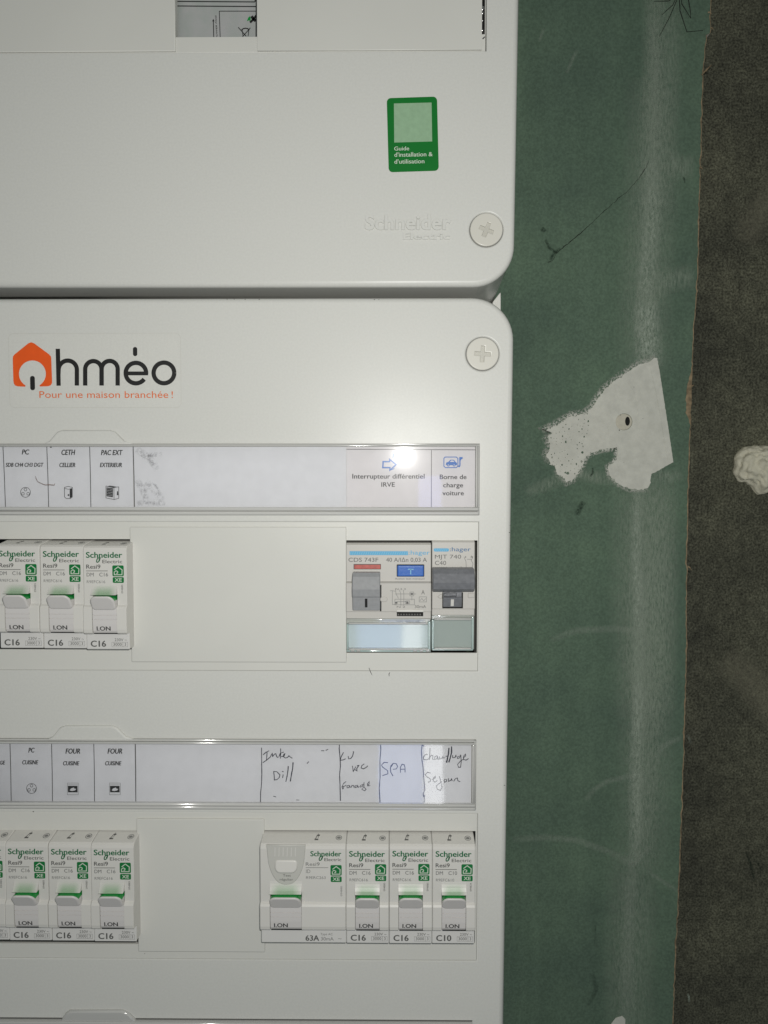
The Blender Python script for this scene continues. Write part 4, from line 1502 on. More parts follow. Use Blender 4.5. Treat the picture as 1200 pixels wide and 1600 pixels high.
hand(h1, [[(580, 922), (625, 924)], [(250, 868), (290, 880)]], 0.3)
h2 = px(9.23, 520, 1150, HD)
hand(h2, [[(98, 100), (92, 180), (103, 300), (110, 430), (98, 560), (104, 700), (110, 935)]], 0.44)
hand(h2, [[(155, 235), (125, 290), (105, 350), (150, 345), (185, 328)], [(222, 290), (228, 330), (258, 325), (285, 290), (300, 230), (290, 225)]])
hand(h2, [[(282, 430), (290, 470), (293, 515), (318, 470), (330, 440)], [(322, 485), (350, 505), (345, 470), (375, 425), (350, 430)], [(455, 402), (420, 425), (408, 460), (440, 475), (480, 455), (505, 430)]])
hand(h2, [[(192, 655), (155, 685), (132, 730), (145, 765), (160, 740)], [(130, 735), (165, 725), (195, 710)], [(235, 710), (205, 720), (205, 748), (235, 745), (240, 712), (255, 745)],
          [(265, 745), (275, 715), (300, 712), (305, 745)], [(350, 712), (320, 720), (320, 745), (350, 735), (358, 710), (365, 742), (385, 728)],
          [(430, 700), (398, 715), (400, 738), (430, 725), (440, 690)], [(450, 665), (450, 735), (480, 770), (460, 790), (418, 770), (450, 730)], [(500, 720), (525, 690), (525, 655), (500, 690), (505, 720), (540, 715)]], 0.32)
hand(h2, [[(688, 80), (692, 200), (680, 350), (682, 600), (670, 750), (682, 980)]], 0.42)
hand(h2, [[(795, 385), (740, 380), (702, 420), (720, 450), (790, 500), (795, 545), (715, 572)], [(870, 400), (830, 460), (835, 520), (868, 578)], [(830, 440), (870, 395), (915, 400), (935, 440), (915, 475), (868, 480)],
          [(975, 530), (975, 450), (1000, 408), (1030, 415), (1042, 460), (1042, 525)], [(980, 480), (1045, 478)]], 0.38, 'pen_blue')
h3 = px(9.23, 640, 1150, HD)
hand(h3, [[(210, 150), (180, 130), (170, 220), (180, 360), (192, 430), (200, 560), (215, 720), (220, 780), (195, 830), (200, 875), (220, 850), (212, 900), (210, 1000)]], 0.4, 'pen_blue')
hand(h3, [[(262, 265), (225, 270), (198, 305), (205, 340), (250, 345), (285, 320)], [(295, 175), (292, 250), (285, 345)], [(285, 320), (315, 275), (335, 285), (335, 340), (352, 340)],
          [(395, 285), (362, 300), (362, 338), (392, 330), (402, 290), (410, 335), (430, 330)], [(430, 295), (435, 330), (470, 320), (480, 290), (485, 320), (510, 312)],
          [(520, 300), (545, 285)], [(620, 275), (622, 315), (655, 310), (668, 275), (672, 305)],
          [(720, 290), (690, 300), (690, 325), (722, 315), (735, 270)], [(738, 270), (745, 370), (735, 450), (705, 452), (692, 410), (735, 360), (785, 330)],
          [(770, 320), (810, 285), (805, 262), (780, 290), (780, 340), (815, 348), (850, 325)]], 0.34)
hand(h3, [[(568, 170), (560, 260), (545, 330), (532, 385)], [(605, 150), (605, 240), (585, 320), (565, 380)]], 0.62)
hand(h3, [[(300, 535), (262, 522), (225, 555), (245, 585), (295, 615), (300, 655), (268, 668)], [(320, 630), (370, 605), (370, 585), (345, 600), (340, 650), (370, 665), (400, 640)],
          [(430, 580), (455, 680), (470, 740), (445, 785), (400, 770), (385, 720), (420, 690), (465, 660)], [(520, 620), (495, 640), (505, 668), (535, 650), (535, 620)],
          [(560, 610), (562, 655), (595, 640), (605, 615), (615, 650)], [(635, 655), (660, 615), (690, 605), (695, 645), (730, 660)]], 0.36)
g.build('handwriting', pp2[1], b2)

# third holder, only its top edge and finger grip in the frame
base3 = (P(300, 1700)[0], P(300, 1700)[1], 0.0)
root3 = thing('label_holder', 'clear label holder cut off by the bottom edge, only its rounded grip showing', 'label holder', base3, 'clear label holders on the lower cabinet')
g = MB()
f0 = px(1, 0, 0, 0)
tz = [P(92, 1597), P(216, 1597), P(211, 1590), P(203, 1582), P(192, 1577), P(110, 1577), P(103, 1582), P(98, 1590)]
g.prism(tz, 0.0, 1.3, 'clear_rib', 0.7, 3)
g.build('finger_grip', root3, base3)
g = MB()
a, b = P(-100, 1700), P(738, 1596)
g.prism([(LEFT + 40, a[1]), (b[0], a[1]), (b[0], b[1]), (LEFT + 40, b[1])], 0.1, 2.2, 'clear_rib', 0.4, 2)
g.build('clear_rim', root3, base3)
g = MB()
a, b = P(-100, 1695), P(736, 1598.6)
g.prism([(LEFT + 42, a[1]), (b[0], a[1]), (b[0], b[1]), (LEFT + 42, b[1])], 0.02, 0.06, principled('pink_label_paper', (0.42, 0.30, 0.29), 0.8, 0.1))
g.build('paper_strip', root3, base3)
g = MB()
a, b = P(-100, 1596), P(738, 1594)
g.rect(LEFT + 40, a[1], b[0], b[1], 0.06, 'ink_grey')  # dark strip painting the shade along the rim's top edge
g.build('painted_groove_shade', root3, base3)

# stray fibre on the upper holder
e = px(10.909, 0, 690, 2.15)
g = MB()
pts = [e(605, 592), e(618, 635), e(640, 680), e(700, 712), e(770, 738), e(850, 735), e(925, 742), e(935, 715)]
g.tube([(x, z, 2.15) for x, z in pts], [0.08, 0.1, 0.1, 0.1, 0.15, 0.16, 0.14, 0.08], 'hair', 5)
hb = (pts[0][0], pts[0][1], 2.1)
t = g.build('stray_fibre', None, hb)
t['label'] = 'thin brown fibre lying across the clear cover between the first two printed labels'
t['category'] = 'fibre'


# ================================================================== white circuit breakers (local mm: x 0..18, z 0..45, d from the cabinet front)
TOP, NOSE, LOW = 8.0, 9.2, 5.9
PROF = [(0.0, -40), (0.0, LOW - 0.3), (0.3, LOW), (6.7, LOW), (6.9, LOW + 0.3), (6.95, NOSE - 1.2), (7.6, NOSE - 0.3), (9.0, NOSE), (17.5, NOSE), (18.3, NOSE - 0.4), (19.0, TOP), (41.5, TOP), (42.6, TOP - 0.3), (43.3, TOP - 1.2), (44.6, -1.0), (45.0, -12), (45.0, -40)]


def face_d(z):
    for (z0, d0_), (z1, d1_) in zip(PROF[:-1], PROF[1:]):
        if z0 <= z <= z1 and z1 > z0:
            return d0_ + (d1_ - d0_) * (z - z0) / (z1 - z0)
    return TOP


def on_face(off=0.05):
    return lambda x, z: face_d(z) + off


def maker_logo(g, x0, x1, zb_, h, d):
    g.txt('Schneider', (x0, zb_), (x1, zb_), h, d, 'ink_green', bold=0.028)
    w = x1 - x0
    g.txt('Electric', (x0 + w * 0.45, zb_ - h * 0.98), (x1, zb_ - h * 0.98), h * 0.6, d, 'ink_grey', bold=0.012)
    # the little leaf loop under the name
    cx_, cz_ = x0 + w * 0.335, zb_ - h * 0.42
    pts = []
    for i in range(16):
        a = 2 * math.pi * i / 16
        u, v = 0.62 * math.cos(a), 0.95 * math.sin(a)
        pts.append((cx_ + u * 0.95 + v * 0.35, cz_ + v * 0.95))
    g.ribbon(pts, 0.42, d, 'ink_green', closed=True)
    g.ribbon([(cx_ + 0.1, cz_ - 0.1), (cx_ + 0.75, cz_ + 0.55), (cx_ + 1.1, cz_ + 1.1)], 0.3, d, 'ink_green')
    g.ribbon([(cx_ - 0.75, cz_ - 0.8), (cx_ - 0.35, cz_ - 0.95)], 0.3, d, 'ink_green')


def badge(x0, z0, root_mb):
    g = root_mb
    d = TOP + 0.05
    g.poly(rrect(x0, z0 + 2.75, x0 + 4.7, z0 + 7.25, 0.5, 3), d, 'badge')
    g.poly(rrect(x0 + 0.1, z0, x0 + 4.7, z0 + 2.4, 0.45, 3), d, 'badge')
    d += 0.04
    cx_, cz_ = x0 + 2.4, z0 + 4.9
    line_ = [(-1.55, 0.55), (0.0, 1.75), (1.65, 0.5), (1.55, -1.5), (-1.6, -1.5), (-1.6, -0.3)]
    g.ribbon([(cx_ + a, cz_ + b) for a, b in line_], 0.36, d, 'badge_line')
    g.ribbon([(cx_ - 1.6, cz_ - 0.35), (cx_ - 0.9, cz_ + 0.15), (cx_ - 0.15, cz_ - 0.25), (cx_ - 0.25, cz_ - 0.85), (cx_ - 0.8, cz_ - 0.9)], 0.34, d, 'badge_line')
    g.txt('XE', (x0 + 0.95, z0 + 0.55), (x0 + 3.85, z0 + 0.55), 1.4, d, 'badge_line', bold=0.03)


def toggle_parts(root, x0, x1, bold_text=0.01):
    """White rocker with a green upper face, its stem carrying the I.ON mark."""
    g = MB()
    top = lambda nx, nz, i: ('green' if (nz > 0.25 and i < 1) else None)
    zb2, zt2_ = 16.9, 23.2
    lp = rrect(x0, zb2, x1, zt2_, (1.6, 1.6, 2.6, 2.6), 7)
    g.prism(lp, 4.5, 13.0, 'toggle', 0.8, 4, side=top, tilt=lambda x, z: -0.58 * (zt2_ - z))
    tg = g.build('toggle', root)
    g = MB()
    stem = [(7.25, 4.0), (7.25, 8.0), (8.4, 8.6), (11, 8.95), (13, 9.05), (13.05, 8.75), (13.35, 8.75), (13.4, 9.05), (14.8, 9.1), (14.85, 8.8), (15.15, 8.8), (15.2, 9.1), (19.0, 9.1), (19.0, 4.0)]
    g.profile(stem, x0 - 0.05, x1 + 0.05, 'toggle', 0.15)
    g.build('stem', tg)
    g = MB()
    sd = [(7.25, 8.0), (8.4, 8.6), (11, 8.95), (13, 9.05)]

    def dstem(x, z):
        for (z0, a), (z1, b) in zip(sd[:-1], sd[1:]):
            if z0 <= z <= z1:
                return a + (b - a) * (z - z0) / (z1 - z0) + 0.06
        return 9.1
    w = x1 - x0
    xo = x0 + 1.6
    g.txt('I.ON', (xo, 8.5), (xo + 5.6, 8.5), 1.7, dstem, 'ink_dark', bold=0.035)
    g.build('lettering', tg)


def brow_d(z):
    for (z0, a), (z1, b) in (((23.4, 10.4), (24.4, 9.5)), ((24.4, 9.5), (25.6, 8.75)), ((25.6, 8.75), (26.8, 8.2)), ((26.8, 8.2), (27.8, TOP))):
        if z0 <= z <= z1:
            return a + (b - a) * (z - z0) / (z1 - z0)
    return TOP


def breaker_shell(root, w, x0, x1, name_low):
    # body with a slot for the toggle: the nose is split left and right of it
    g = MB()
    low = lambda a, b: 'body_low' if max(a[0], b[0]) < 6.95 else None
    base_prof = [(z, d) for z, d in PROF]
    mid = [(z, (min(d, 5.0) if 6.95 <= z <= 19.0 else d)) for z, d in PROF]
    g.profile(base_prof, 0.06, x0 - 0.15, 'body', 0.28, low, 0.0)
    g.profile(base_prof, x1 + 0.15, w - 0.06, 'body', 0.0, low, 0.28)
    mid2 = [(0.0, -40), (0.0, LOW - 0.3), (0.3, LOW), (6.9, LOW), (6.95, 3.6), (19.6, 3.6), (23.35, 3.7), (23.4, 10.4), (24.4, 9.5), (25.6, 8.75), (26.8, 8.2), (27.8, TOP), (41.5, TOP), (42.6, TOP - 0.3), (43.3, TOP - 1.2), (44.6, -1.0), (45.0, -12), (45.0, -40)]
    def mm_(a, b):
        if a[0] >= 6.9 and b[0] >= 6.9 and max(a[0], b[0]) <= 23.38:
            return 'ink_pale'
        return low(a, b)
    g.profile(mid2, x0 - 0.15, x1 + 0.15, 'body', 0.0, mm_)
    g.build('body', root)
    g = MB()                                     # pale green fade over the face above the toggle
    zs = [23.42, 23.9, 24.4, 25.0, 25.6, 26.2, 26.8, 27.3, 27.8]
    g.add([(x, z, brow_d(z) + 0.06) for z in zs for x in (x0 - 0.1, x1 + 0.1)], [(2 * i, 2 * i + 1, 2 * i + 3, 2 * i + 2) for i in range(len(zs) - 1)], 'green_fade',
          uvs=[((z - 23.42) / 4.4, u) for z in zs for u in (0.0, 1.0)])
    g.build('green_fade_overlay', root)
    g = MB()  # dark bar painting the shade of the gap under the toggle stem
    g.box(x0 + 0.3, 7.12, 3.0, x1 + 0.9, 7.42, 8.3, 'dark')
    g.build('painted_gap_shade', root)


def prints_breaker(root, code, order, side):
    g = MB()
    maker_logo(g, 1.4, 16.2, 38.5, 2.3, TOP + 0.05)
    g.txt('Resi9', (1.4, 34.0), (7.2, 34.0), 1.65, TOP + 0.05, 'ink_grey', bold=0.022)
    g.rect(1.3, 32.95, 10.2, 33.18, TOP + 0.05, 'ink_grey')
    g.txt('DM', (1.5, 30.8), (4.4, 30.8), 1.5, TOP + 0.05, 'ink_pale', bold=0.012)
    g.txt(code, (6.7, 30.8), (10.3, 30.8), 1.5, TOP + 0.05, 'ink_pale', bold=0.012)
    g.txt(order, (1.5, 28.0), (9.1, 28.0), 1.15, TOP + 0.05, 'ink_pale')
    g.txt(side, (16.4, 23.8), (16.4, 27.4), 0.75, TOP + 0.05, 'ink_grey')
    # rating on the lower lip
    g.txt(code, (1.9, 1.2), (8.1, 1.2), 2.45, LOW + 0.05, 'ink_grey', bold=0.035)
    g.txt('230V ~', (11.8, 3.5), (16.9, 3.5), 1.15, LOW + 0.05, 'ink_grey')
    g.txt('3000', (11.2, 1.55), (14.7, 1.55), 1.2, LOW + 0.05, 'ink_grey')
    g.txt('3', (15.9, 1.55), (16.5, 1.55), 1.2, LOW + 0.05, 'ink_grey')
    for (a, b) in ((10.6, 15.2), (15.2, 17.2)):
        g.ribbon([(a, 1.1), (b, 1.1), (b, 3.05), (a, 3.05)], 0.1, LOW + 0.045, 'ink_pale', closed=True)
    # test marks on the sloping top
    top_marks(g, 6.5, 14.0)
    g.build('lettering', root)
    g = MB()
    badge(12.1, 28.1, g)
    g.build('badge', root)


def top_marks(g, xa, xb):
    df = on_face(0.06)
    # an oval conformity mark and a small contact diagram
    g.ring(xb + 1.2, 43.95, 1.05, 1.35, lambda x, z: slope_d(z), 'ink_pale', 20, squash=0.2)
    g.ring(xb + 1.2, 43.95, 0.0, 0.85, lambda x, z: slope_d(z), 'ink_pale', 12, squash=0.16)
    for (a, b, c, e_) in ((0, 43.75, 1.6, 43.75), (0.3, 43.75, 0.9, 44.2), (0.9, 44.2, 2.0, 44.2), (1.4, 43.9, 1.4, 44.4)):
        pts = [(xa + a, b), (xa + c, e_)]
        g.ribbon([(xa + a, b), (xa + c, e_)], 0.16 if b == e_ else 0.2, lambda x, z: slope_d(z), 'ink_grey')


def slope_d(z):
    z0, d0_, z1, d1_ = 43.3, TOP - 1.2, 44.6, -1.0
    return d0_ + (d1_ - d0_) * (z - z0) / (z1 - z0) + 0.12


def make_breaker(code, order, side, tx=(4.0, 13.9)):
    root = bpy.data.objects.new('circuit_breaker', None)
    root.empty_display_size = 0.01
    COL.objects.link(root)
    breaker_shell(root, 18.0, tx[0], tx[1], code)
    toggle_parts(root, *tx)
    prints_breaker(root, code, order, side)
    return root


def put(root, x, z, label, group, cat='circuit breaker'):
    root.location = (x * MM, 0, z * MM)
    root['label'] = label
    root['category'] = cat
    root['group'] = group


proto = make_breaker('C16', 'R9EFC616', '094885')
GA = 'white circuit breakers at the left of the top row'
GB = 'white circuit breakers at the left of the bottom row'
GC = 'white circuit breakers at the right of the bottom row'
x_a = P(130.3, 900, TOP)[0]
z_a = P(165, 1014.5, LOW)[1]
x_b = P(142.3, 1380, TOP)[0]
z_b = P(175, 1471.5, LOW)[1]
x_c = P(743.0, 1380, TOP)[0] - 18.0
z_c = P(700, 1474.5, LOW)[1]
first = True
plan = [(x_a, z_a, 'white C16 breaker under the heat pump label, beside the top blank plate', GA),
        (x_a - 18, z_a + 0.25, 'white C16 breaker under the boiler label, middle of three in top row', GA),
        (x_a - 36, z_a + 0.45, 'white C16 breaker partly cut off by the left edge in the top row', GA),
        (x_b, z_b, 'white C16 breaker under the second oven label, beside the bottom blank plate', GB),
        (x_b - 18, z_b + 0.1, 'white C16 breaker under the first oven label in the bottom row', GB),
        (x_b - 36, z_b + 0.3, 'white C16 breaker under the kitchen socket label in the bottom row', GB),
        (x_b - 54, z_b + 0.4, 'white breaker cut off by the left edge of the photo in the bottom row', GB),
        (x_c - 36, z_c, 'white C16 breaker under the handwritten garage label, beside the wide differential switch', GC),
        (x_c - 18, z_c, 'white C16 breaker under the handwritten SPA label', GC)]
for (x, z, lab, grp) in plan:
    o = proto if first else copy_tree(proto)
    first = False
    put(o, x, z, lab, grp)
    o.location.y = random.uniform(-0.3, 0.3) * MM
    o.rotation_euler = (math.radians(random.uniform(-0.35, 0.35)), 0, math.radians(random.uniform(-0.2, 0.2)))
c10 = make_breaker('C10', 'R9EFC610', '094834')
put(c10, x_c, z_c, 'white C10 breaker at right end of bottom row, under handwritten heating label', GC)

# wide white residual current switch with a shield shaped test area
rcd = bpy.data.objects.new('residual_current_switch', None)
rcd.empty_display_size = 0.01
COL.objects.link(rcd)
breaker_shell(rcd, 36.0, 4.4, 17.4, '63A')
toggle_parts(rcd, 4.4, 17.4)
g = MB()
maker_logo(g, 21.2, 34.0, 38.5, 2.1, TOP + 0.05)
g.txt('Resi9', (19.2, 34.4), (25.0, 34.4), 1.45, TOP + 0.05, 'ink_pale', bold=0.004)
g.rect(19.2, 33.5, 28.6, 33.72, TOP + 0.05, 'ink_pale')
g.txt('ID', (19.3, 31.3), (21.1, 31.3), 1.5, TOP + 0.05, 'ink_pale')
g.txt('R9ERC263', (19.3, 28.8), (27.5, 28.8), 1.1, TOP + 0.05, 'ink_pale')
g.txt('094880', (34.4, 21.5), (34.4, 25.8), 0.75, TOP + 0.05, 'ink_pale')
g.txt('63A', (18.8, 1.0), (24.4, 1.0), 2.3, LOW + 0.05, 'ink_grey', bold=0.03)
g.txt('Type AC', (25.0, 3.4), (30.2, 3.4), 0.95, LOW + 0.05, 'ink_pale')
g.txt('30mA', (25.2, 1.1), (30.6, 1.1), 1.5, LOW + 0.05, 'ink_pale')
g.txt('~', (32.4, 1.3), (34.0, 1.3), 1.5, LOW + 0.05, 'ink_pale')
top_marks(g, 22.5, 31.5)
g.build('lettering', rcd)
g = MB()
badge(29.5, 27.5, g)
g.build('badge', rcd)
# shield shaped panel, its grey standing for a hollow's shade, and test button
sh = []
for i in range(25):
    t_ = -1 + 2 * i / 24
    sh.append((11.0 + 8.2 * t_, 43.0 - 16.6 * math.sqrt(max(0.0, 1 - abs(t_) ** 2.3))))
sh.append((19.2, 43.4))
sh.insert(0, (2.8, 43.4))
g = MB()
g.prism(sh, TOP - 0.2, TOP + 0.5, M['scoop_shade'], 0.4, 3)
tp = g.build('test_panel', rcd)
g = MB()
g.prism(rrect(6.3, 31.8, 15.8, 37.2, (2.4, 2.4, 1.4, 1.4), 5), TOP, TOP + 1.7, 'body', 0.8, 4, tilt=lambda x, z: -0.18 * (z - 31.8))
g.build('test_button', tp)
g = MB()
for i in range(6):
    x = 6.4 + 1.7 * i
    g.ribbon([(x, 38.6), (x + 0.1, 42.4)], 0.32, TOP + 0.54, 'body')
g.txt('Test', (9.7, 30.0), (13.0, 30.0), 1.0, TOP + 0.54, 'ink_grey')
g.txt('régulier', (8.4, 28.3), (14.0, 28.3), 1.0, TOP + 0.54, 'ink_grey')
g.build('lettering', tp)
put(rcd, x_c - 72, z_c, 'wide white differential switch with shield shaped test area in the bottom row', 'white residual current switches', 'differential switch')
del rcd['group']
# small gap strips between the wide switch and its neighbours are real gaps between the bodies

# ================================================================== grey residual current switch and breaker (upper right)
HDV = 1.2
f = px(4, 520, 810, HDV)
za_h, zb_h = f(0, 838)[1], f(0, 152)[1]
hx0, hx1 = f(84, 500)[0], f(614, 500)[0]
hb1 = ((hx0 + hx1) / 2, za_h, -40)
h1_ = thing('residual_current_switch', 'light grey differential switch with blue test button and red indicator, in the upper right opening', 'differential switch', hb1)


def zz(v, d=HDV):
    return px(4, 520, 810, d)(300, v)[1]


NOSE_H = HDV + 1.6
prof_h = [(za_h, -40), (za_h, HDV - 1.0), (zz(640), HDV - 1.0), (zz(634), HDV), (zz(583), HDV), (zz(578), NOSE_H), (zz(402), NOSE_H), (zz(392), HDV + 0.1), (zz(165), HDV), (zz(154), HDV - 1.2), (zz(150), -8), (zz(150), -40)]
g = MB()
g.profile(prof_h, hx0, hx1, 'h_body', 0.25)
# indicator window frames and the slot below the nose
g.build('body', h1_, hb1)


def hface(v0):
    return lambda x, z: (NOSE_H + 0.06 if zz(578) <= z <= zz(402) else HDV + 0.12)


g = MB()
hd = HDV + 0.14
prect(g, f, 105, 205, 470, 229, hd, 'h_cyan')
for i in range(26):
    u = 108 + i * 14
    g.ribbon([f(u, 226), f(u + 7, 208)], 0.22, hd + 0.03, 'h_cyan_pale')
for v in (207, 217, 227):
    pass
T(g, f, ':hager', 474, 606, 226, 200, hd, 'h_cyan', bold=0.006)
T(g, f, 'CDS 743F', 98, 284, 271, 246, hd, 'ink_grey', bold=0.006)
T(g, f, '40 A/IΔn 0,03 A', 333, 588, 271, 246, hd, 'ink_grey', bold=0.006)
T(g, f, 'Action test mensuel', 388, 572, 382, 371, hd, 'ink_grey')
nd = NOSE_H + 0.06
fn = px(4, 520, 810, NOSE_H)
for st in ([(372, 452), (372, 538), (400, 538)], [(358, 452), (372, 452), (392, 455)], [(392, 440), (395, 470), (410, 500)], [(415, 445), (425, 470), (425, 545)], [(440, 445), (444, 470), (444, 545)],
           [(390, 472), (520, 472)], [(482, 460), (506, 460), (506, 484), (482, 484), (482, 460)], [(494, 484), (494, 512)], [(388, 505), (510, 505), (510, 540), (388, 540), (388, 505)],
           [(400, 520), (470, 520)], [(455, 515), (480, 515), (480, 534), (455, 534), (455, 515)], [(540, 490), (586, 490), (586, 522), (540, 522), (540, 490)], [(544, 515), (556, 500), (568, 515), (582, 500)]):
    g.ribbon([fn(*p) for p in st], 0.18, nd, 'ink_pale')
for (u, v) in ((397, 527), (466, 527), (494, 472)):
    a, b = fn(u - 7, v + 6), fn(u + 7, v - 6)
    g.rect(a[0], a[1], b[0], b[1], nd + 0.02, 'ink_grey')
T(g, fn, 'N 2 3', 392, 455, 447, 436, nd, 'ink_grey')
T(g, fn, 'N 2', 400, 452, 558, 548, nd, 'ink_grey')
T(g, fn, 'A', 553, 575, 475, 448, nd, 'ink_grey')
T(g, fn, '30mA', 512, 583, 560, 542, nd, 'ink_grey')
T(g, f, 'Indic. défaut diff.', 400, 545, 652, 641, hd - 1.0 + 0.02, 'ink_grey')
g.build('lettering', h1_, hb1)
g = MB()
g.prism(pbox(f, 130, 285, 301, 318, 0.15), HDV, HDV + 0.25, 'ink_grey', 0.1, 1)
g.prism(pbox(f, 134, 289, 298, 315), HDV, HDV + 0.4, 'h_red', 0.1, 1)
g.build('red_indicator', h1_, hb1)
g = MB()
g.prism(pbox(f, 399, 287, 572, 364, 0.3), HDV, HDV + 0.2, 'ink_black', 0.05, 1)
g.prism(pbox(f, 403, 292, 568, 361, 0.5), HDV, HDV + 1.5, 'h_blue', 0.5, 3)
tb_ = g.build('test_button', h1_, hb1)
g = MB()
fb2 = px(4, 520, 810, HDV + 1.5)
g.ribbon([fb2(470, 318), fb2(505, 318)], 0.4, HDV + 1.58, 'h_cyan_pale')
g.ribbon([fb2(487, 318), fb2(487, 350)], 0.4, HDV + 1.58, 'h_cyan_pale')
g.build('lettering', tb_, hb1)
# toggle: tall grey rocker, paler lower lip with a black mark
g = MB()
ft = px(4, 520, 810, NOSE_H + 4)
tx0, tx1 = ft(122, 450)[0], ft(296, 450)[0]
z1, z2, z3, z4 = ft(0, 342)[1], ft(0, 440)[1], ft(0, 490)[1], ft(0, 578)[1]
g.profile([(z4, -2), (z4, NOSE_H + 2.2), (z3 - 0.4, NOSE_H + 3.4), (z3, NOSE_H + 3.6), (z3 + 0.2, NOSE_H + 5.2), (z2, NOSE_H + 6.0), (z1 - 1.5, NOSE_H + 4.0), (z1, NOSE_H + 2.4), (z1, -2)], tx0, tx1, 'h_toggle', 0.3)
tg = g.build('toggle', h1_, hb1)
g = MB()
a, b = ft(200, 560), ft(216, 503)
def dlip(x, z):
    return NOSE_H + 2.2 + (z - z4) / (z3 - 0.4 - z4) * 1.2 + 0.08
g.rect(a[0], a[1], b[0], b[1], dlip, 'ink_black')
g.build('on_mark', tg, hb1)
g = MB()
a, b = fn(299, 580), fn(304, 415)
g.rect(a[0] - 0.3, a[1], b[0], b[1], NOSE_H + 0.05, 'dark')
g.prism(pbox(fn, 296, 490, 342, 522, 1.0), NOSE_H - 0.2, NOSE_H + 0.35, 'h_body', 0.3, 3)
g.build('side_guide', h1_, hb1)
g = MB()
g.prism(pbox(f, 398, 566, 566, 580), HDV, NOSE_H + 0.5, 'body', 0.2, 2)
prect(g, f, 400, 579, 565, 611, HDV + 0.08, 'dark')
for i in range(9):
    a = f(406 + i * 17, 606)
    g.rect(a[0], a[1], a[0] + 0.6, a[1] + 0.7, HDV + 0.12, 'ink_grey')
g.build('fault_flag_slot', h1_, hb1)


def hager_cover(root, base, u0, u1, vt, vi_t, vi_b, vb, card, il, ir):
    cd0 = HDV - 0.9
    fo_ = px(4, 520, 810, HDV + 1.0)
    g = MB()
    a, b = fo_(il, vi_b), fo_(ir, vi_t)
    g.rect(a[0], a[1], b[0], b[1], cd0 + 0.05, card)
    g.build('name_card', root, base)
    g = MB()
    o0, o1 = fo_(u0, vb), fo_(u1, vt)
    i0, i1 = fo_(il, vi_b), fo_(ir, vi_t)
    g.rect(i0[0], i0[1], i1[0], i1[1], lambda x, z: HDV + 0.95 - 0.0165 * (x - (i0[0] + i1[0]) / 2), 'clear_teal')
    cv = g.build('clear_cover', root, base)
    g = MB()
    g.prism(rrect(o0[0], i1[1], o1[0], o1[1]), cd0, HDV + 0.6, 'clear_teal', 0.3, 2)
    g.prism(rrect(i0[0], i1[1] - 0.1, i1[0], i1[1] + 0.7), cd0, HDV + 1.35, 'clear_rib', 0.45, 3)
    g.prism(rrect(i0[0], i0[1] - 0.75, i1[0], i0[1]), cd0, HDV + 1.35, 'clear_rib', 0.45, 3)
    g.prism(rrect(o0[0], o0[1], o1[0], i0[1] - 0.75), cd0, HDV + 0.9, 'teal_edge', 0.4, 2)
    g.prism(rrect(o0[0], i0[1] - 0.75, i0[0], i1[1]), cd0, HDV + 1.2, 'teal_edge', 0.4, 2)
    g.prism(rrect(i1[0], i0[1] - 0.75, o1[0], i1[1] + 1.2), cd0, HDV + 1.2, 'teal_edge', 0.4, 2)
    for u in (u0 + 26, u0 + 62, u1 - 110, u1 - 70, u1 - 30):
        if u1 - u0 < 300:
            break
        a = fo_(u, vb - 2)
        g.prism(rrect(a[0], a[1], a[0] + 1.6, a[1] + 1.3, 0.3, 3), cd0, HDV + 1.5, 'clear_rib', 0.4, 2)
    g.build('cover_rim', cv, base)


hager_cover(h1_, hb1, 86, 612, 628, 662, 812, 836, 'h_paper', 98, 594)

# --- narrow grey breaker with a dark rocker
f = px(4, 520, 810, HDV)
mx0, mx1 = f(619, 500)[0], f(886, 500)[0]
mb_z0, mb_z1 = f(0, 822)[1], f(0, 138)[1]
hb2 = ((mx0 + mx1) / 2, mb_z0, -40)
h2_ = thing('circuit_breaker', 'light grey C40 breaker with a broad dark grey rocker, right end of the top row', 'circuit breaker', hb2)
g = MB()
prof_m = [(mb_z0, -40), (mb_z0, HDV - 1.0), (zz(618), HDV - 1.0), (zz(612), HDV), (zz(566), HDV), (zz(560), NOSE_H), (zz(330), NOSE_H), (zz(318), HDV + 0.1), (zz(150), HDV), (zz(140), HDV - 0.8), (zz(137), -8), (zz(137), -40)]
g.profile(prof_m, mx0, mx1, 'h_body', 0.25)
g.build('body', h2_, hb2)
g = MB()
hd = HDV + 0.14
a_, b_ = f(630, 207), f(726, 187)
g.poly(rrect(a_[0], a_[1], b_[0], b_[1], 0.6, 3), hd, 'h_cyan')
for i in range(7):
    u = 636 + i * 12
    g.ribbon([f(u, 205), f(u + 7, 189)], 0.22, hd + 0.03, 'h_cyan_pale')
T(g, f, ':hager', 731, 862, 205, 180, hd, 'h_navy', bold=0.006)
T(g, f, 'MJT 740', 638, 802, 251, 227, hd, 'ink_grey')
T(g, f, 'C40', 638, 708, 291, 265, hd, 'ink_grey')
T(g, f, '10000 3 1 2', 640, 756, 312, 303, hd, 'ink_grey')
for st in ([(820, 240), (832, 270), (834, 312)], [(866, 232), (872, 250), (864, 262), (876, 280), (870, 312)], [(800, 300), (812, 312)], [(838, 255), (866, 255)]):
    g.ribbon([f(*p) for p in st], 0.16, hd, 'ink_grey')
T(g, f, '1 3', 828, 876, 246, 236, hd, 'ink_grey')
g.build('lettering', h2_, hb2)
g = MB()
fr = px(4, 520, 810, NOSE_H + 6)
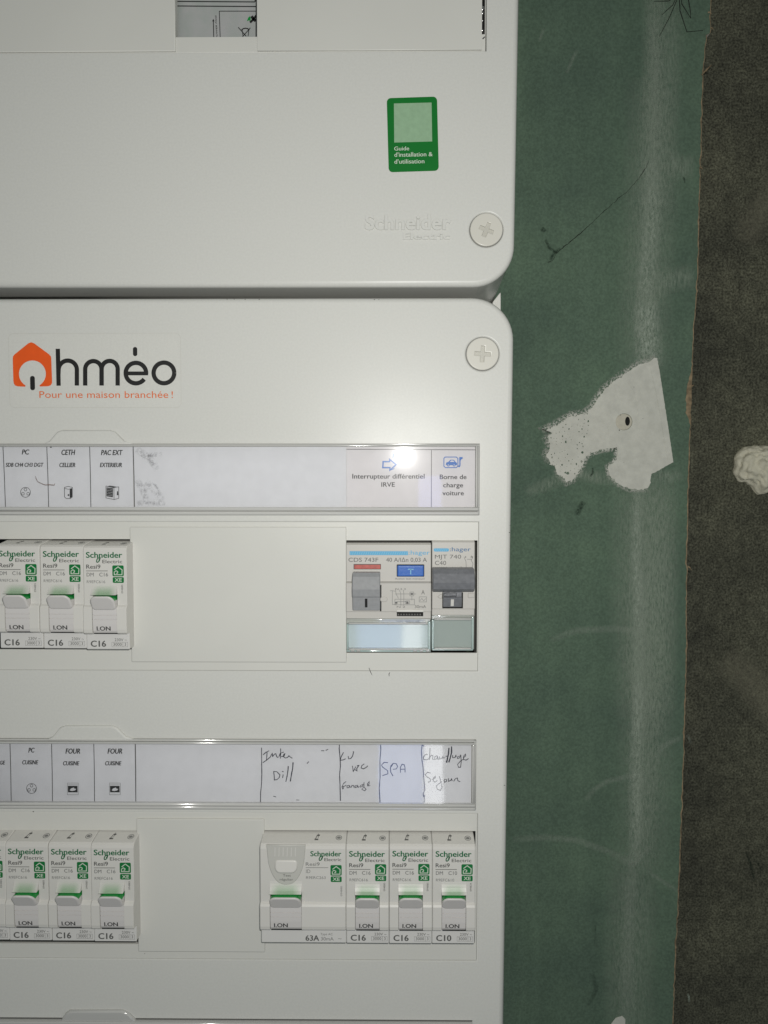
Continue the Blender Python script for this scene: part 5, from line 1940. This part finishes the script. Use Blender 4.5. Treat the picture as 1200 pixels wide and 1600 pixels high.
rx0, rx1 = fr(626, 400)[0], fr(889, 400)[0]
r1, r2, r3 = fr(0, 316)[1], fr(0, 400)[1], fr(0, 457)[1]
g.profile([(r3, NOSE_H - 1), (r3, NOSE_H + 4.6), (r3 + 1.0, NOSE_H + 6.0), (r2, NOSE_H + 6.8), (r1 - 2, NOSE_H + 5.2), (r1 - 0.4, NOSE_H + 3.4), (r1, NOSE_H + 1), (r1, NOSE_H - 1)], rx0, rx1, 'h_toggle_dark', 0.35)
tg2 = g.build('rocker', h2_, hb2)
g = MB()
fr2 = px(4, 520, 810, NOSE_H + 2.5)
a, b = fr2(690, 556), fr2(808, 452)
g.profile([(a[1], NOSE_H - 1), (a[1], NOSE_H + 1.4), (zz(500, NOSE_H + 2), NOSE_H + 2.6), (zz(492, NOSE_H + 2), NOSE_H + 2.7), (zz(490, NOSE_H + 2), NOSE_H + 1.6), (b[1], NOSE_H + 1.6), (b[1], NOSE_H - 1)], a[0], b[0], 'h_toggle_dark', 0.2)
g.prism(pbox(fr2, 694, 465, 775, 488, 0.3), NOSE_H, NOSE_H + 2.9, 'h_toggle_dark', 0.4, 3)
g.build('rocker_foot', tg2, hb2)
g = MB()
a, b = fr2(738, 550), fr2(757, 506)
g.rect(a[0], a[1], b[0], b[1], lambda x, z: NOSE_H + 1.4 + 1.2 * (z - fr2(0, 556)[1]) / (zz(500, NOSE_H + 2) - fr2(0, 556)[1]) + 0.08, 'body')
g.build('on_mark', tg2, hb2)
g = MB()
a, b = fn(684, 562), fn(814, 462)
g.rect(a[0], a[1], b[0], b[1], NOSE_H + 0.05, 'dark')
g.prism([fn(654, 490), fn(668, 500), fn(684, 500), fn(684, 474), fn(668, 476)], NOSE_H - 0.2, NOSE_H + 0.5, 'h_body', 0.3, 3)
g.prism(pbox(fn, 844, 466, 886, 496, 0.3), NOSE_H - 0.2, NOSE_H + 0.5, 'h_body', 0.3, 3)
g.build('side_guide', h2_, hb2)
hager_cover(h2_, hb2, 617, 882, 606, 634, 808, 822, 'h_paper2', 634, 868)
